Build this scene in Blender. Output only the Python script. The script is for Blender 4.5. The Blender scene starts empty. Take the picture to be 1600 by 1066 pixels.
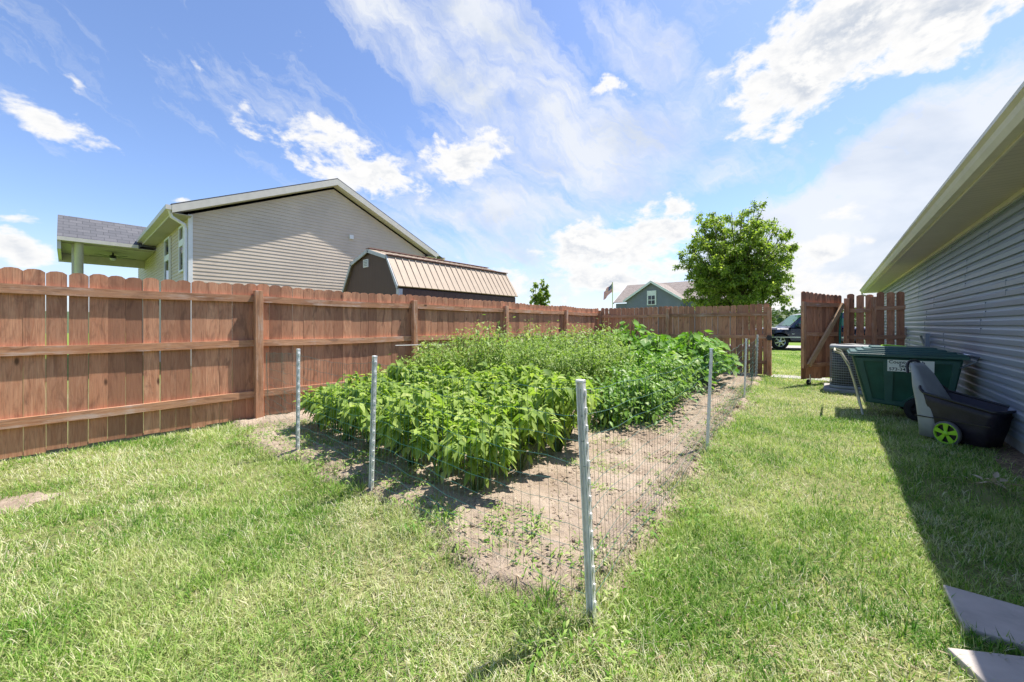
import bpy, math, random
import numpy as np
from mathutils import Vector, Matrix
R = math.radians
random.seed(7); rng = np.random.default_rng(11)
S = bpy.context.scene
COL = S.collection
# ------------------------------------------------------------------ camera, sky, sun
YAW = R(40.3); CA, SA = math.cos(YAW), math.sin(YAW)
F = 590.0; HOR = 508.0; CH = 1.28
cam = bpy.data.cameras.new("camera"); camo = bpy.data.objects.new("camera", cam); COL.objects.link(camo)
cam.sensor_width = 36; cam.lens = F / 1600 * 36; cam.shift_y = -(533 - HOR) / 1600
cam.clip_end = 3000; cam.clip_start = 0.05
camo.location = (0, 0, CH); camo.rotation_euler = (R(90), 0, YAW)
S.camera = camo
S.view_settings.view_transform = 'Standard'; S.view_settings.look = 'None'
S.view_settings.exposure = 0.90; S.view_settings.gamma = 1
SUN = Vector((.95, 2.7, 5.7)).normalized()
sl = bpy.data.lights.new("sun", 'SUN'); sl.energy = 4.5; sl.angle = R(0.53); sl.color = (1, .955, .88)
so = bpy.data.objects.new("sun", sl); COL.objects.link(so); so.rotation_euler = SUN.to_track_quat('Z', 'Y').to_euler()

def img_dir(px, py):                      # azimuth and elevation of a direction, measured from the view axis of the site plan
    u = (px - 800) / F; v = (HOR - py) / F
    return math.atan(u), math.atan2(v, math.hypot(1, u))

class NT:
    def __init__(s, tree): s.t = tree; s.n = tree.nodes; s.l = tree.links
    def node(s, typ, **kw):
        n = s.n.new(typ)
        for k, v in kw.items():
            if k.startswith('i_'):
                key = k[2:]; key = int(key) if key.isdigit() else key.replace('_', ' ')
                s.put(n.inputs[key], v)
            else: setattr(n, k, v)
        return n
    def put(s, inp, v):
        if isinstance(v, bpy.types.NodeSocket): s.l.new(v, inp)
        elif isinstance(v, bpy.types.Node): s.l.new(v.outputs[0], inp)
        else:
            if isinstance(v, (tuple, list)) and inp.type == 'RGBA' and len(v) == 3: v = (*v, 1)
            inp.default_value = v
    def m(s, op, a, b=None, c=None, clamp=False):
        n = s.n.new('ShaderNodeMath'); n.operation = op; n.use_clamp = clamp; s.put(n.inputs[0], a)
        if b is not None: s.put(n.inputs[1], b)
        if c is not None: s.put(n.inputs[2], c)
        return n.outputs[0]
    def mix(s, f, a, b, bt='MIX'):
        n = s.n.new('ShaderNodeMixRGB'); n.blend_type = bt; s.put(n.inputs[0], f); s.put(n.inputs[1], a); s.put(n.inputs[2], b); return n.outputs[0]
    def mr(s, v, a, b, c=0, d=1, smooth=False):
        n = s.n.new('ShaderNodeMapRange'); n.interpolation_type = 'SMOOTHSTEP' if smooth else 'LINEAR'
        for i, q in enumerate((v, a, b, c, d)): s.put(n.inputs[i], q)
        return n.outputs[0]
    def noise(s, vec, scale=5, detail=4, rough=.5, dist=0, out=0):
        n = s.n.new('ShaderNodeTexNoise'); s.put(n.inputs['Vector'], vec)
        s.put(n.inputs['Scale'], scale); s.put(n.inputs['Detail'], detail); s.put(n.inputs['Roughness'], rough); s.put(n.inputs['Distortion'], dist)
        return n.outputs[out]
    def comb(s, x, y, z):
        n = s.n.new('ShaderNodeCombineXYZ')
        for i, q in enumerate((x, y, z)): s.put(n.inputs[i], q)
        return n.outputs[0]
    def ramp(s, f, stops):
        n = s.n.new('ShaderNodeValToRGB'); s.put(n.inputs[0], f); e = n.color_ramp.elements
        while len(e) < len(stops): e.new(.5)
        for q, (p, c) in zip(e, stops): q.position = p; q.color = (*c, 1)
        return n.outputs[0]

W = bpy.data.worlds.new("World"); S.world = W; W.use_nodes = True
def build_sky():
    t = NT(W.node_tree); W.node_tree.nodes.clear()
    sky = t.node('ShaderNodeTexSky', sky_type='NISHITA', sun_disc=False, sun_elevation=math.asin(SUN.z),
                 sun_rotation=math.atan2(SUN.x, SUN.y), altitude=200, air_density=1.0, dust_density=.6, ozone_density=2.2)
    tc = t.node('ShaderNodeTexCoord'); g = tc.outputs['Generated']
    sp = t.node('ShaderNodeSeparateXYZ', i_0=g); x, y, z = sp.outputs
    xc = t.m('ADD', t.m('MULTIPLY', x, CA), t.m('MULTIPLY', y, SA))
    zc = t.m('ADD', t.m('MULTIPLY', x, -SA), t.m('MULTIPLY', y, CA))
    az = t.m('ARCTAN2', xc, zc); el = t.m('ARCSINE', z)
    ae = t.comb(az, el, 0)
    warp = t.noise(ae, 7, 5, .6, 0, 1)
    wv = t.node('ShaderNodeVectorMath', operation='SUBTRACT', i_0=warp, i_1=(.5, .5, .5))
    wv2 = t.node('ShaderNodeVectorMath', operation='SCALE', i_0=wv.outputs[0]); wv2.inputs['Scale'].default_value = .13
    aew = t.node('ShaderNodeVectorMath', operation='ADD', i_0=ae, i_1=wv2.outputs[0]).outputs[0]
    def blobs(lst):
        acc = None
        for (px, py, rx, ry, rot, w) in lst:
            a0, e0 = img_dir(px, py); a1, _ = img_dir(px + rx, py); _, e1 = img_dir(px, py - ry)
            mp = t.node('ShaderNodeMapping', vector_type='TEXTURE'); t.put(mp.inputs[0], aew)
            mp.inputs['Location'].default_value = (a0, e0, 0); mp.inputs['Rotation'].default_value = (0, 0, R(rot))
            mp.inputs['Scale'].default_value = (abs(a1 - a0), abs(e1 - e0), 1)
            gr = t.node('ShaderNodeTexGradient', gradient_type='SPHERICAL', i_0=mp.outputs[0])
            v = t.m('MULTIPLY', t.m('POWER', gr.outputs[1], .6), w)
            acc = v if acc is None else t.m('MAXIMUM', acc, v)
        return acc
    cum = blobs([(1300, 75, 350, 135, 14, 1.15), (1470, 15, 280, 110, 8, 1.15), (1195, 165, 100, 70, -20, .8), (62, 190, 130, 42, -12, 1.0),
                 (560, 255, 175, 56, -10, .9), (725, 245, 95, 54, 15, .95), (935, 135, 66, 30, 0, .75), (960, 378, 165, 62, 6, 1.15), (1010, 360, 90, 40, 0, 1.0),
                 (950, 438, 160, 36, 3, 1.0), (300, 309, 36, 14, 0, .7), (20, 402, 110, 36, -8, 1.05), (30, 355, 75, 26, 0, .65), (122, 130, 26, 22, -35, .62),
                 (1270, 395, 100, 50, 0, .75), (1320, 330, 110, 40, 10, .55), (1250, 460, 260, 60, 0, .7), (800, 440, 150, 40, 0, .6), (325, 100, 40, 16, -20, .55)])
    cir = blobs([(620, 40, 300, 90, -30, 1.1), (760, 60, 460, 150, -32, .9), (930, 230, 360, 125, -8, 1.35), (820, 120, 330, 110, -32, 1.2), (680, 270, 330, 60, -18, .75), (780, 330, 260, 60, 2, 1.2),
                 (1000, 60, 260, 90, -45, .75), (780, 390, 230, 60, 0, 1.0), (1500, 290, 520, 190, 24, 2.3), (1280, 400, 420, 140, 10, 2.2),
                 (1120, 250, 160, 50, 10, .7), (900, 450, 330, 50, 0, .9), (60, 440, 330, 50, 0, .5)])
    # cumulus edges
    sc = t.comb(t.m('MULTIPLY', az, 1.0), t.m('MULTIPLY', el, 1.7), 0)
    n1 = t.noise(sc, 8.5, 9, .62, .25)
    n2 = t.noise(sc, 28, 5, .6, .2)
    f = t.m('ADD', cum, t.m('MULTIPLY', t.m('SUBTRACT', n1, .5), 2.1))
    f = t.m('ADD', f, t.m('MULTIPLY', t.m('SUBTRACT', n2, .5), .5))
    cd = t.mr(f, .34, .70, 0, 1, True)
    off = t.node('ShaderNodeVectorMath', operation='ADD', i_0=sc, i_1=(.012, .05, 0)).outputs[0]
    n1b = t.noise(off, 8.5, 9, .62, .25)
    sh = t.mr(t.m('SUBTRACT', n1, n1b), -.06, .12, 0, 1, True)
    core = t.mr(f, .6, 1.2, 0, 1, True)
    shade = t.m('MULTIPLY', t.m('SUBTRACT', 1.0, sh), t.m('MULTIPLY', core, .95))
    ccol = t.mix(shade, (4.7, 4.68, 4.65), (2.7, 3.0, 3.5))
    # streaky high cloud
    def streak(rot, sx, sy, dist, rough):
        m_ = t.node('ShaderNodeMapping', vector_type='TEXTURE'); t.put(m_.inputs[0], aew); m_.inputs['Rotation'].default_value = (0, 0, R(rot)); m_.inputs['Scale'].default_value = (sx, sy, 1)
        return t.noise(m_.outputs[0], 1.0, 9, rough, dist)
    sel = t.mr(az, .28, .55, 0, 1, True)
    s1 = t.m('ADD', t.m('MULTIPLY', streak(-24, .42, .15, .8, .62), t.m('SUBTRACT', 1.0, sel)), t.m('MULTIPLY', streak(24, .50, .12, .6, .58), sel))
    s2 = streak(-38, .16, .035, .7, .68)
    g2 = t.m('ADD', cir, t.m('MULTIPLY', t.m('SUBTRACT', s1, .5), 2.7))
    g2 = t.m('ADD', g2, t.m('MULTIPLY', t.m('SUBTRACT', s2, .5), 1.3))
    sd = t.m('MULTIPLY', t.mr(g2, .25, 1.25, 0, 1), .92)
    hz = t.mr(el, .0, .22, .45, 0, True)
    grayn = t.noise(sc, 4.2, 5, .55, .3)
    cirr = t.mix(t.mr(grayn, .42, .68, 0, .8, True), (4.15, 4.3, 4.55), (3.0, 3.35, 3.9))
    tint = t.mix(1.0, sky.outputs[0], (.90, .92, 1.05), 'MULTIPLY')
    c = t.mix(hz, tint, (3.3, 3.8, 4.6))
    c = t.mix(sd, c, cirr)
    c = t.mix(cd, c, ccol)
    bg = t.node('ShaderNodeBackground', i_Color=c, i_Strength=.115)
    t.node('ShaderNodeOutputWorld', i_Surface=bg.outputs[0])
    W.cycles.sampling_method = 'MANUAL'; W.cycles.sample_map_resolution = 512
build_sky()

# ------------------------------------------------------------------ helpers
def at(px, py, z=0.0):                    # pixel of the photograph -> point on the horizontal plane z
    u = (px - 800) / F; v = (py - HOR) / F; t = (CH - z) / v
    return Vector((t * (u * CA - SA), t * (u * SA + CA), z))
def atd(px, py, t):                       # pixel + depth
    u = (px - 800) / F; v = (HOR - py) / F
    return Vector((t * (u * CA - SA), t * (u * SA + CA), CH + v * t))
def atx(px, py, x):
    u = (px - 800) / F; return atd(px, py, x / (u * CA - SA))
def aty(px, py, y):
    u = (px - 800) / F; return atd(px, py, y / (u * SA + CA))

def tag(o, label=None, cat=None, group=None, kind=None):
    if label: o['label'] = label
    if cat: o['category'] = cat
    if group: o['group'] = group
    if kind: o['kind'] = kind
    return o
def thing(name, loc, label, cat, group=None, rz=0):
    o = bpy.data.objects.new(name, None); COL.objects.link(o); o.location = loc; o.rotation_euler = (0, 0, rz); o.empty_display_size = .2
    return tag(o, label, cat, group)
def rootloc(p):
    v = Vector((0, 0, 0))
    while p is not None: v += Vector(p.location); p = p.parent
    return v
class MB:
    """collects faces; build() links them as one mesh object. uv = (along grain, across grain) in metres"""
    def __init__(s): s.v = []; s.f = []; s.uv = []; s.r = []; s.mi = []; s.M = None; s.ga = Vector((0, 0, 1)); s.rnd = .5; s.mat = 0; s.sm = []
    def face(s, pts, smooth=False):
        i0 = len(s.v)
        pts = [Vector(p) for p in pts]
        ga = s.ga; ax = Vector((1, .83, .61)) - ga * ga.dot(Vector((1, .83, .61)))
        for p in pts:
            s.uv.append((p.dot(ga) + s.rnd * 17.3, p.dot(ax) + s.rnd * 5.1)); s.r.append(s.rnd)
        if s.M is not None: pts = [s.M @ p for p in pts]
        s.v += [tuple(p) for p in pts]; s.f.append(tuple(range(i0, i0 + len(pts)))); s.mi.append(s.mat); s.sm.append(smooth)
    def prism(s, outline, off):
        off = Vector(off); a = [Vector(p) for p in outline]; b = [p + off for p in a]
        n = len(a)
        nrm = Vector((0, 0, 0))
        for i in range(n): nrm += a[i].cross(a[(i + 1) % n])
        if nrm.dot(off) > 0: a, b = b, a
        s.face(a); s.face(list(reversed(b)))
        for i in range(n):
            j = (i + 1) % n; s.face([a[j], a[i], b[i], b[j]])
    def box(s, x0, x1, y0, y1, z0, z1):
        x0, x1 = min(x0, x1), max(x0, x1); y0, y1 = min(y0, y1), max(y0, y1); z0, z1 = min(z0, z1), max(z0, z1)
        s.prism([(x0, y0, z0), (x1, y0, z0), (x1, y1, z0), (x0, y1, z0)], (0, 0, z1 - z0))
    def bar(s, p, q, w, h, up=(0, 0, 1)):
        p = Vector(p); q = Vector(q); d = (q - p).normalized(); sd = d.cross(Vector(up)).normalized(); u = sd.cross(d)
        o = [p + sd * a * w / 2 + u * b * h / 2 for a, b in ((-1, -1), (1, -1), (1, 1), (-1, 1))]
        s.prism(o, q - p)
    def tube(s, path, r, n=8, cap=True):
        path = [Vector(p) for p in path]; rs = r if isinstance(r, (list, tuple)) else [r] * len(path)
        rings = []; up = None
        for i, p in enumerate(path):
            d = (path[min(i + 1, len(path) - 1)] - path[max(i - 1, 0)]).normalized()
            if up is None: up = Vector((0, 0, 1)) if abs(d.z) < .9 else Vector((1, 0, 0))
            a = d.cross(up).normalized(); b = a.cross(d).normalized(); up = b
            rings.append([p + (a * math.cos(k * 2 * math.pi / n) + b * math.sin(k * 2 * math.pi / n)) * rs[i] for k in range(n)])
        for i in range(len(rings) - 1):
            for k in range(n):
                j = (k + 1) % n; s.face([rings[i][k], rings[i][j], rings[i + 1][j], rings[i + 1][k]], True)
        if cap: s.face(rings[0]); s.face(list(reversed(rings[-1])))
    def lathe(s, prof, c, axis, n=24):
        c = Vector(c); ax = Vector(axis).normalized(); a = ax.cross(Vector((0, 0, 1)) if abs(ax.z) < .9 else Vector((1, 0, 0))).normalized(); b = ax.cross(a)
        rings = [[c + ax * h + (a * math.cos(k * 2 * math.pi / n) + b * math.sin(k * 2 * math.pi / n)) * r for k in range(n)] for r, h in prof]
        for i in range(len(rings) - 1):
            for k in range(n):
                j = (k + 1) % n; s.face([rings[i][k], rings[i][j], rings[i + 1][j], rings[i + 1][k]], True)
    def build(s, name, mat, parent=None, merge=True, bevel=0, loc=None):
        me = bpy.data.meshes.new(name); o = bpy.data.objects.new(name, me)
        off = rootloc(parent) if parent is not None else (Vector(loc) if loc is not None else Vector((0, 0, 0)))
        me.from_pydata([(a - off.x, b - off.y, c - off.z) for a, b, c in s.v], [], s.f)
        ul = me.uv_layers.new(name='grain'); ul.data.foreach_set('uv', np.array(s.uv, dtype=np.float32).ravel())
        at_ = me.attributes.new('rnd', 'FLOAT', 'CORNER'); at_.data.foreach_set('value', np.array(s.r, dtype=np.float32))
        for m in (mat if isinstance(mat, (list, tuple)) else [mat]): me.materials.append(m)
        me.polygons.foreach_set('material_index', s.mi); me.polygons.foreach_set('use_smooth', s.sm)
        if merge:
            import bmesh
            bm = bmesh.new(); bm.from_mesh(me); bmesh.ops.remove_doubles(bm, verts=bm.verts, dist=.00005); bm.to_mesh(me); bm.free()
        me.update()
        COL.objects.link(o)
        if parent is not None: o.parent = parent
        elif loc is not None: o.location = loc
        if bevel:
            b = o.modifiers.new('bevel', 'BEVEL'); b.width = bevel; b.segments = 2; b.limit_method = 'ANGLE'; b.angle_limit = R(35)
        return o
def npmesh(name, V, T, mat, parent=None, rnd=None, smooth=True, loc=(0, 0, 0)):
    V = np.asarray(V, dtype=np.float32).reshape(-1, 3); T = np.asarray(T, dtype=np.int32).reshape(-1, 3)
    me = bpy.data.meshes.new(name); me.vertices.add(len(V)); me.vertices.foreach_set('co', V.ravel())
    me.loops.add(len(T) * 3); me.loops.foreach_set('vertex_index', T.ravel())
    me.polygons.add(len(T)); me.polygons.foreach_set('loop_start', np.arange(0, len(T) * 3, 3, dtype=np.int32))
    me.polygons.foreach_set('use_smooth', np.full(len(T), smooth))
    if rnd is not None:
        a = me.attributes.new('rnd', 'FLOAT', 'POINT'); a.data.foreach_set('value', np.asarray(rnd, dtype=np.float32))
    me.materials.append(mat); me.update(calc_edges=True)
    o = bpy.data.objects.new(name, me); COL.objects.link(o); o.location = loc
    if parent is not None: o.parent = parent
    return o
def copy_tree(o, parent=None):
    c = o.copy(); COL.objects.link(c)
    if parent is not None: c.parent = parent
    for ch in list(o.children): copy_tree(ch, c)
    return c

# ------------------------------------------------------------------ materials
def mat(name):
    m = bpy.data.materials.new(name); m.use_nodes = True; t = NT(m.node_tree); t.n.clear(); return m, t
def out(t, sh, disp=None):
    o = t.node('ShaderNodeOutputMaterial', i_Surface=sh)
    return o
def bump(t, h, strength=.3, dist=.01):
    return t.node('ShaderNodeBump', i_Height=h, i_Strength=strength, i_Distance=dist).outputs[0]
def pbr(t, col, rough=.6, spec=.4, metal=0, normal=None, coat=0, trans=0):
    p = t.node('ShaderNodeBsdfPrincipled'); t.put(p.inputs['Base Color'], col); t.put(p.inputs['Roughness'], rough)
    t.put(p.inputs['Specular IOR Level'], spec); t.put(p.inputs['Metallic'], metal); t.put(p.inputs['Coat Weight'], coat); t.put(p.inputs['Transmission Weight'], trans)
    if normal is not None: t.put(p.inputs['Normal'], normal)
    return p.outputs[0]
def simple(name, col, rough=.55, spec=.4, metal=0, var=.12, scale=6, bs=.05, coat=0):
    m, t = mat(name); co = t.node('ShaderNodeTexCoord').outputs['Object']
    n = t.noise(co, scale, 5, .6); n2 = t.noise(co, scale * 9, 3, .6)
    dark = tuple(c * (1 - var * 1.5) for c in col); lite = tuple(min(1, c * (1 + var)) for c in col)
    c = t.mix(t.mr(n, .3, .7), dark, lite)
    out(t, pbr(t, c, t.mr(n2, .3, .7, rough * .9, min(1, rough * 1.12)), spec, metal, bump(t, n2, bs, .004), coat)); return m
def wood(name, c1, c2, cdark, worn=.0, worncol=(.55, .45, .4), sc=1.0):
    m, t = mat(name)
    uv = t.node('ShaderNodeUVMap', uv_map='grain').outputs[0]; rnd = t.node('ShaderNodeAttribute', attribute_name='rnd').outputs['Fac']
    mp = t.node('ShaderNodeMapping'); t.put(mp.inputs[0], uv); mp.inputs['Scale'].default_value = (1.2, 16, 1)
    g = t.noise(mp.outputs[0], 2.2 * sc, 6, .62, 1.4)
    mp2 = t.node('ShaderNodeMapping'); t.put(mp2.inputs[0], uv); mp2.inputs['Scale'].default_value = (5, 120, 1)
    fi = t.noise(mp2.outputs[0], 1.3, 4, .6, .3)
    blot = t.noise(uv, 3.1, 4, .6, .5)
    stain = t.mr(t.noise(t.node('ShaderNodeMapping', i_0=uv, i_3=(1.6, 7, 1)).outputs[0], 1.7, 4, .6, .8), .50, .68, 0, 1, True)
    c = t.mix(t.mr(g, .3, .7), c1, c2)
    c = t.mix(t.mr(t.m('FRACT', t.m('MULTIPLY', rnd, 3.7)), 0, 1, .0, .75), c, t.mix(t.mr(t.m('FRACT', t.m('MULTIPLY', rnd, 7.13)), 0, 1), c1, cdark))
    c = t.mix(t.mr(fi, .5, .75, 0, .55), c, cdark)
    c = t.mix(t.m('MULTIPLY', stain, .55), c, cdark)
    # knots
    mk = t.node('ShaderNodeMapping', i_0=uv, i_3=(1.7, 5.5, 1)).outputs[0]
    vo = t.node('ShaderNodeTexVoronoi', i_Vector=mk, i_Scale=1.25); vo.inputs['Randomness'].default_value = 1
    kn = t.mr(vo.outputs['Distance'], .035, .12, 1, 0, True)
    c = t.mix(t.m('MULTIPLY', kn, .85), c, tuple(q * .35 for q in cdark))
    if worn:
        wn = t.noise(t.node('ShaderNodeMapping', i_0=uv, i_3=(1.4, 26, 1)).outputs[0], 1.6, 6, .7, .4)
        c = t.mix(t.mr(t.m('ADD', wn, t.m('MULTIPLY', t.m('SUBTRACT', blot, .5), .6)), .62 - worn * .1, .72, 0, .9), c, worncol)
    out(t, pbr(t, c, t.mr(g, .3, .7, .62, .8), .25, 0, bump(t, t.m('ADD', g, t.m('MULTIPLY', fi, .6)), .35, .004))); return m
M_board = wood('red cedar boards', (.51, .215, .118), (.74, .40, .245), (.19, .09, .058))
M_rail = wood('weathered rail', (.48, .215, .11), (.72, .41, .25), (.17, .09, .055), worn=1.0, worncol=(.62, .45, .37))
M_raw = wood('bare lumber', (.84, .60, .38), (.92, .72, .50), (.34, .19, .09))

def siding_mat(name, col, rough, spec, var=.08, dirt=(.1, .1, .09)):
    m, t = mat(name); co = t.node('ShaderNodeTexCoord').outputs['Object']
    n = t.noise(co, 1.3, 5, .6); st = t.noise(t.node('ShaderNodeMapping', i_0=co, i_3=(4, 4, 90)).outputs[0], 1.5, 3, .6)
    n3 = t.noise(co, 22, 4, .6)
    c = t.mix(t.mr(n, .3, .7), tuple(q * (1 - var) for q in col), tuple(q * (1 + var) for q in col))
    c = t.mix(t.mr(n3, .62, .8, 0, .25), c, dirt)
    out(t, pbr(t, c, t.mr(n, .3, .7, rough - .06, rough + .06), spec, 0, bump(t, t.m('ADD', st, t.m('MULTIPLY', n, 2)), .14, .006))); return m
M_slate = siding_mat('slate blue vinyl siding', (.225, .26, .32), .36, .55)
M_tan = siding_mat('tan vinyl siding', (.60, .50, .395), .55, .3)
M_blue = siding_mat('blue grey vinyl siding', (.21, .22, .25), .5, .3)
M_cream = simple('cream metal trim', (.62, .575, .50), .45, .4, var=.06)
M_white = simple('white trim', (.78, .78, .76), .5, .4, var=.05)
def ribbed(name, col, axis, pitch):
    m, t = mat(name); co = t.node('ShaderNodeTexCoord').outputs['Object']; s_ = t.node('ShaderNodeSeparateXYZ', i_0=co).outputs[axis]
    fr = t.m('FRACT', t.m('DIVIDE', s_, pitch)); h = t.mr(t.m('ABSOLUTE', t.m('SUBTRACT', fr, .5)), .42, .5, 0, 1)
    n = t.noise(co, 3, 4, .6)
    c = t.mix(t.mr(n, .3, .7), tuple(q * .9 for q in col), col); c = t.mix(t.m('MULTIPLY', h, .55), c, tuple(q * .4 for q in col))
    out(t, pbr(t, c, .5, .35, 0, bump(t, t.m('SUBTRACT', 1.0, h), .5, .006))); return m
M_soffY = ribbed('vented soffit', (.55, .485, .455), 1, .10)
M_soffX = ribbed('vented soffit far', (.47, .42, .35), 0, .12)
def shingle(name, c1, c2):
    m, t = mat(name); uv = t.node('ShaderNodeUVMap', uv_map='grain').outputs[0]
    b = t.node('ShaderNodeTexBrick', i_Vector=uv, i_Scale=1.0); b.inputs['Mortar Size'].default_value = .006; b.inputs['Brick Width'].default_value = .3; b.inputs['Row Height'].default_value = .14
    b.offset = .43; b.inputs['Bias'].default_value = 0
    b.inputs['Color1'].default_value = (*c1, 1); b.inputs['Color2'].default_value = (*c2, 1); b.inputs['Mortar'].default_value = (*[q * .4 for q in c1], 1)
    n = t.noise(uv, 60, 3, .7); c = t.mix(t.mr(n, .3, .7, .0, .5), b.outputs[0], tuple(q * .6 for q in c1))
    out(t, pbr(t, c, .9, .15, 0, bump(t, n, .4, .004))); return m
M_shing = shingle('grey shingles', (.115, .117, .13), (.165, .163, .175))
M_shingb = shingle('brown shingles', (.30, .25, .22), (.40, .34, .30))
M_dark = simple('dark glass', (.03, .035, .05), .08, .6, var=.1, bs=0)
M_grey = simple('grey painted metal', (.30, .31, .31), .5, .4)
M_post = simple('weathered white post', (.86, .86, .85), .55, .35, var=.12, scale=18, bs=.2)
M_black = simple('black plastic', (.018, .016, .020), .42, .5, var=.3)
M_tyre = simple('tyre rubber', (.022, .022, .024), .8, .2, var=.2)
M_chrome = simple('bright metal', (.62, .63, .65), .25, .5, metal=.9)
M_green = simple('green cart plastic', (.014, .078, .060), .42, .45, var=.22, scale=5)
M_greenlid = simple('green lid plastic', (.035, .10, .09), .42, .5, var=.18, scale=4)
M_tub = simple('near black tub plastic', (.026, .020, .032), .5, .45, var=.35, scale=7, bs=.15)
M_cartg = simple('grey cart plastic', (.33, .34, .345), .5, .4, var=.1)
M_lime = simple('lime green plastic', (.36, .70, .03), .4, .5, var=.1)
M_wire = simple('green coated wire', (.03, .12, .10), .5, .4, var=.2)
M_galv = simple('galvanised wire', (.36, .38, .38), .4, .5, metal=.5)
M_conc = simple('concrete', (.40, .38, .355), .85, .2, var=.14, scale=8, bs=.3)
M_found = simple('foundation concrete', (.36, .34, .32), .9, .2, var=.15, scale=5, bs=.3)
M_shedside = ribbed('brown grooved siding', (.115, .072, .058), 0, .15)
M_shedside2 = ribbed('brown grooved siding side', (.125, .072, .056), 1, .2)
M_tanroof = simple('tan metal roof', (.42, .33, .24), .6, .3, var=.06)
M_truck = simple('navy car paint', (.012, .014, .038), .14, .6, var=.1, bs=0, coat=1)
M_paper = simple('sign paper', (.72, .74, .75), .6, .3, var=.04)
M_ink = simple('sign ink', (.02, .03, .06), .6, .3, var=.05)
M_stone = None
def stone():
    m, t = mat('stepping stone'); co = t.node('ShaderNodeTexCoord').outputs['Object']
    n = t.noise(co, 4, 8, .62, .4); n2 = t.noise(co, 60, 4, .7); n3 = t.noise(co, 14, 5, .6)
    c = t.ramp(n, [(.25, (.34, .30, .27)), (.5, (.47, .415, .375)), (.72, (.55, .49, .44))]); c = t.mix(t.mr(n3, .6, .75, 0, .35), c, (.55, .51, .47))
    out(t, pbr(t, c, .85, .25, 0, bump(t, t.m('ADD', n2, t.m('MULTIPLY', n3, 2)), .35, .004))); return m
M_stone = stone()
def leafmat(name, stops, rough=.42, trans=.38, tcol=(1.2, 1.35, .6), patch=0, pcol=(.3, .25, .15), spec=.22):
    m, t = mat(name); r = t.node('ShaderNodeAttribute', attribute_name='rnd').outputs['Fac']
    geo = t.node('ShaderNodeNewGeometry').outputs['Position']
    n = t.noise(geo, 1.7, 4, .6)
    c = t.ramp(t.m('ADD', r, t.m('MULTIPLY', t.m('SUBTRACT', n, .5), .55), clamp=True), stops)
    if patch:
        n2 = t.noise(geo, .9, 6, .65, .6)
        c = t.mix(t.mr(n2, .52, .72, 0, patch, True), c, pcol)
    d = pbr(t, c, rough, spec)
    tr = t.node('ShaderNodeBsdfTranslucent'); t.put(tr.inputs[0], t.mix(1.0, c, tcol, 'MULTIPLY'))
    mx = t.node('ShaderNodeMixShader', i_0=trans); t.l.new(d, mx.inputs[1]); t.l.new(tr.outputs[0], mx.inputs[2])
    out(t, mx.outputs[0]); return m
M_grass = leafmat('lawn grass', [(0, (.04, .13, .015)), (.28, (.115, .27, .025)), (.55, (.26, .39, .075)), (.76, (.44, .51, .19)), (.87, (.60, .58, .34)), (1, (.74, .70, .54))], .55, .34, patch=.42, pcol=(.50, .50, .27))
M_pepper = leafmat('broad garden leaves', [(0, (.10, .19, .03)), (.35, (.26, .37, .075)), (.7, (.37, .48, .10)), (1, (.56, .60, .22))], .6, .42)
M_wisp = leafmat('feathery garden leaves', [(0, (.12, .22, .04)), (.5, (.27, .38, .09)), (.85, (.40, .50, .16)), (1, (.52, .52, .28))], .5, .36)
M_tomato = leafmat('tomato leaves', [(0, (.07, .17, .026)), (.5, (.19, .34, .055)), (.85, (.33, .47, .11)), (1, (.48, .56, .28))], .42, .32)
M_squash = leafmat('squash leaves', [(0, (.07, .18, .02)), (.5, (.16, .33, .035)), (.85, (.28, .46, .07)), (1, (.46, .56, .25))], .6, .3)
M_tree = leafmat('tree leaves', [(0, (.09, .17, .022)), (.45, (.245, .33, .06)), (.8, (.37, .445, .10)), (1, (.50, .53, .16))], .5, .46)
M_wood = leafmat('far woodland', [(0, (.04, .075, .025)), (.5, (.085, .13, .045)), (1, (.15, .19, .07))], .6, .2)
M_bark = simple('bark', (.13, .10, .08), .9, .2, var=.3, scale=10, bs=.5)
M_stem = simple('green stem', (.10, .17, .045), .6, .3, var=.2)
M_straw = leafmat('dry straw', [(0, (.30, .22, .12)), (.5, (.47, .38, .25)), (1, (.62, .54, .40))], .7, .15, tcol=(1, .95, .8))
def ground_mat():
    m, t = mat('lawn ground'); co = t.node('ShaderNodeNewGeometry').outputs['Position']
    n = t.noise(co, .9, 6, .65, .6); n2 = t.noise(co, 9, 5, .65); n3 = t.noise(co, 70, 4, .7)
    c = t.mix(t.mr(n2, .3, .7), (.11, .14, .04), (.23, .25, .08)); c = t.mix(t.mr(n, .42, .7, .1, .65), c, (.38, .32, .19))
    c = t.mix(t.mr(n3, .4, .7, 0, .5), c, (.11, .14, .04))
    ln = t.node('ShaderNodeVectorMath', operation='LENGTH', i_0=co).outputs['Value']
    far = t.mix(t.mr(n2, .3, .7), (.13, .215, .03), (.20, .29, .05))
    c = t.mix(t.mr(ln, 11, 16), c, far)
    out(t, pbr(t, c, .9, .15, 0, bump(t, t.m('ADD', n3, n2), .6, .02))); return m
def soil_mat():
    m, t = mat('dry garden soil'); co = t.node('ShaderNodeNewGeometry').outputs['Position']
    n = t.noise(co, 2.2, 6, .6, .4); n2 = t.noise(co, 24, 6, .7); n3 = t.noise(co, 110, 4, .7)
    c = t.ramp(n, [(.3, (.27, .20, .145)), (.5, (.40, .315, .235)), (.7, (.52, .425, .33))])
    c = t.mix(t.mr(n2, .45, .7, 0, .5), c, (.54, .43, .34)); c = t.mix(t.mr(n3, .52, .72, 0, .6), c, (.20, .13, .09))
    out(t, pbr(t, c, .95, .1, 0, bump(t, t.m('ADD', t.m('MULTIPLY', n2, 1.5), n3), .8, .015))); return m
M_ground = ground_mat(); M_soil = soil_mat()
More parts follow.
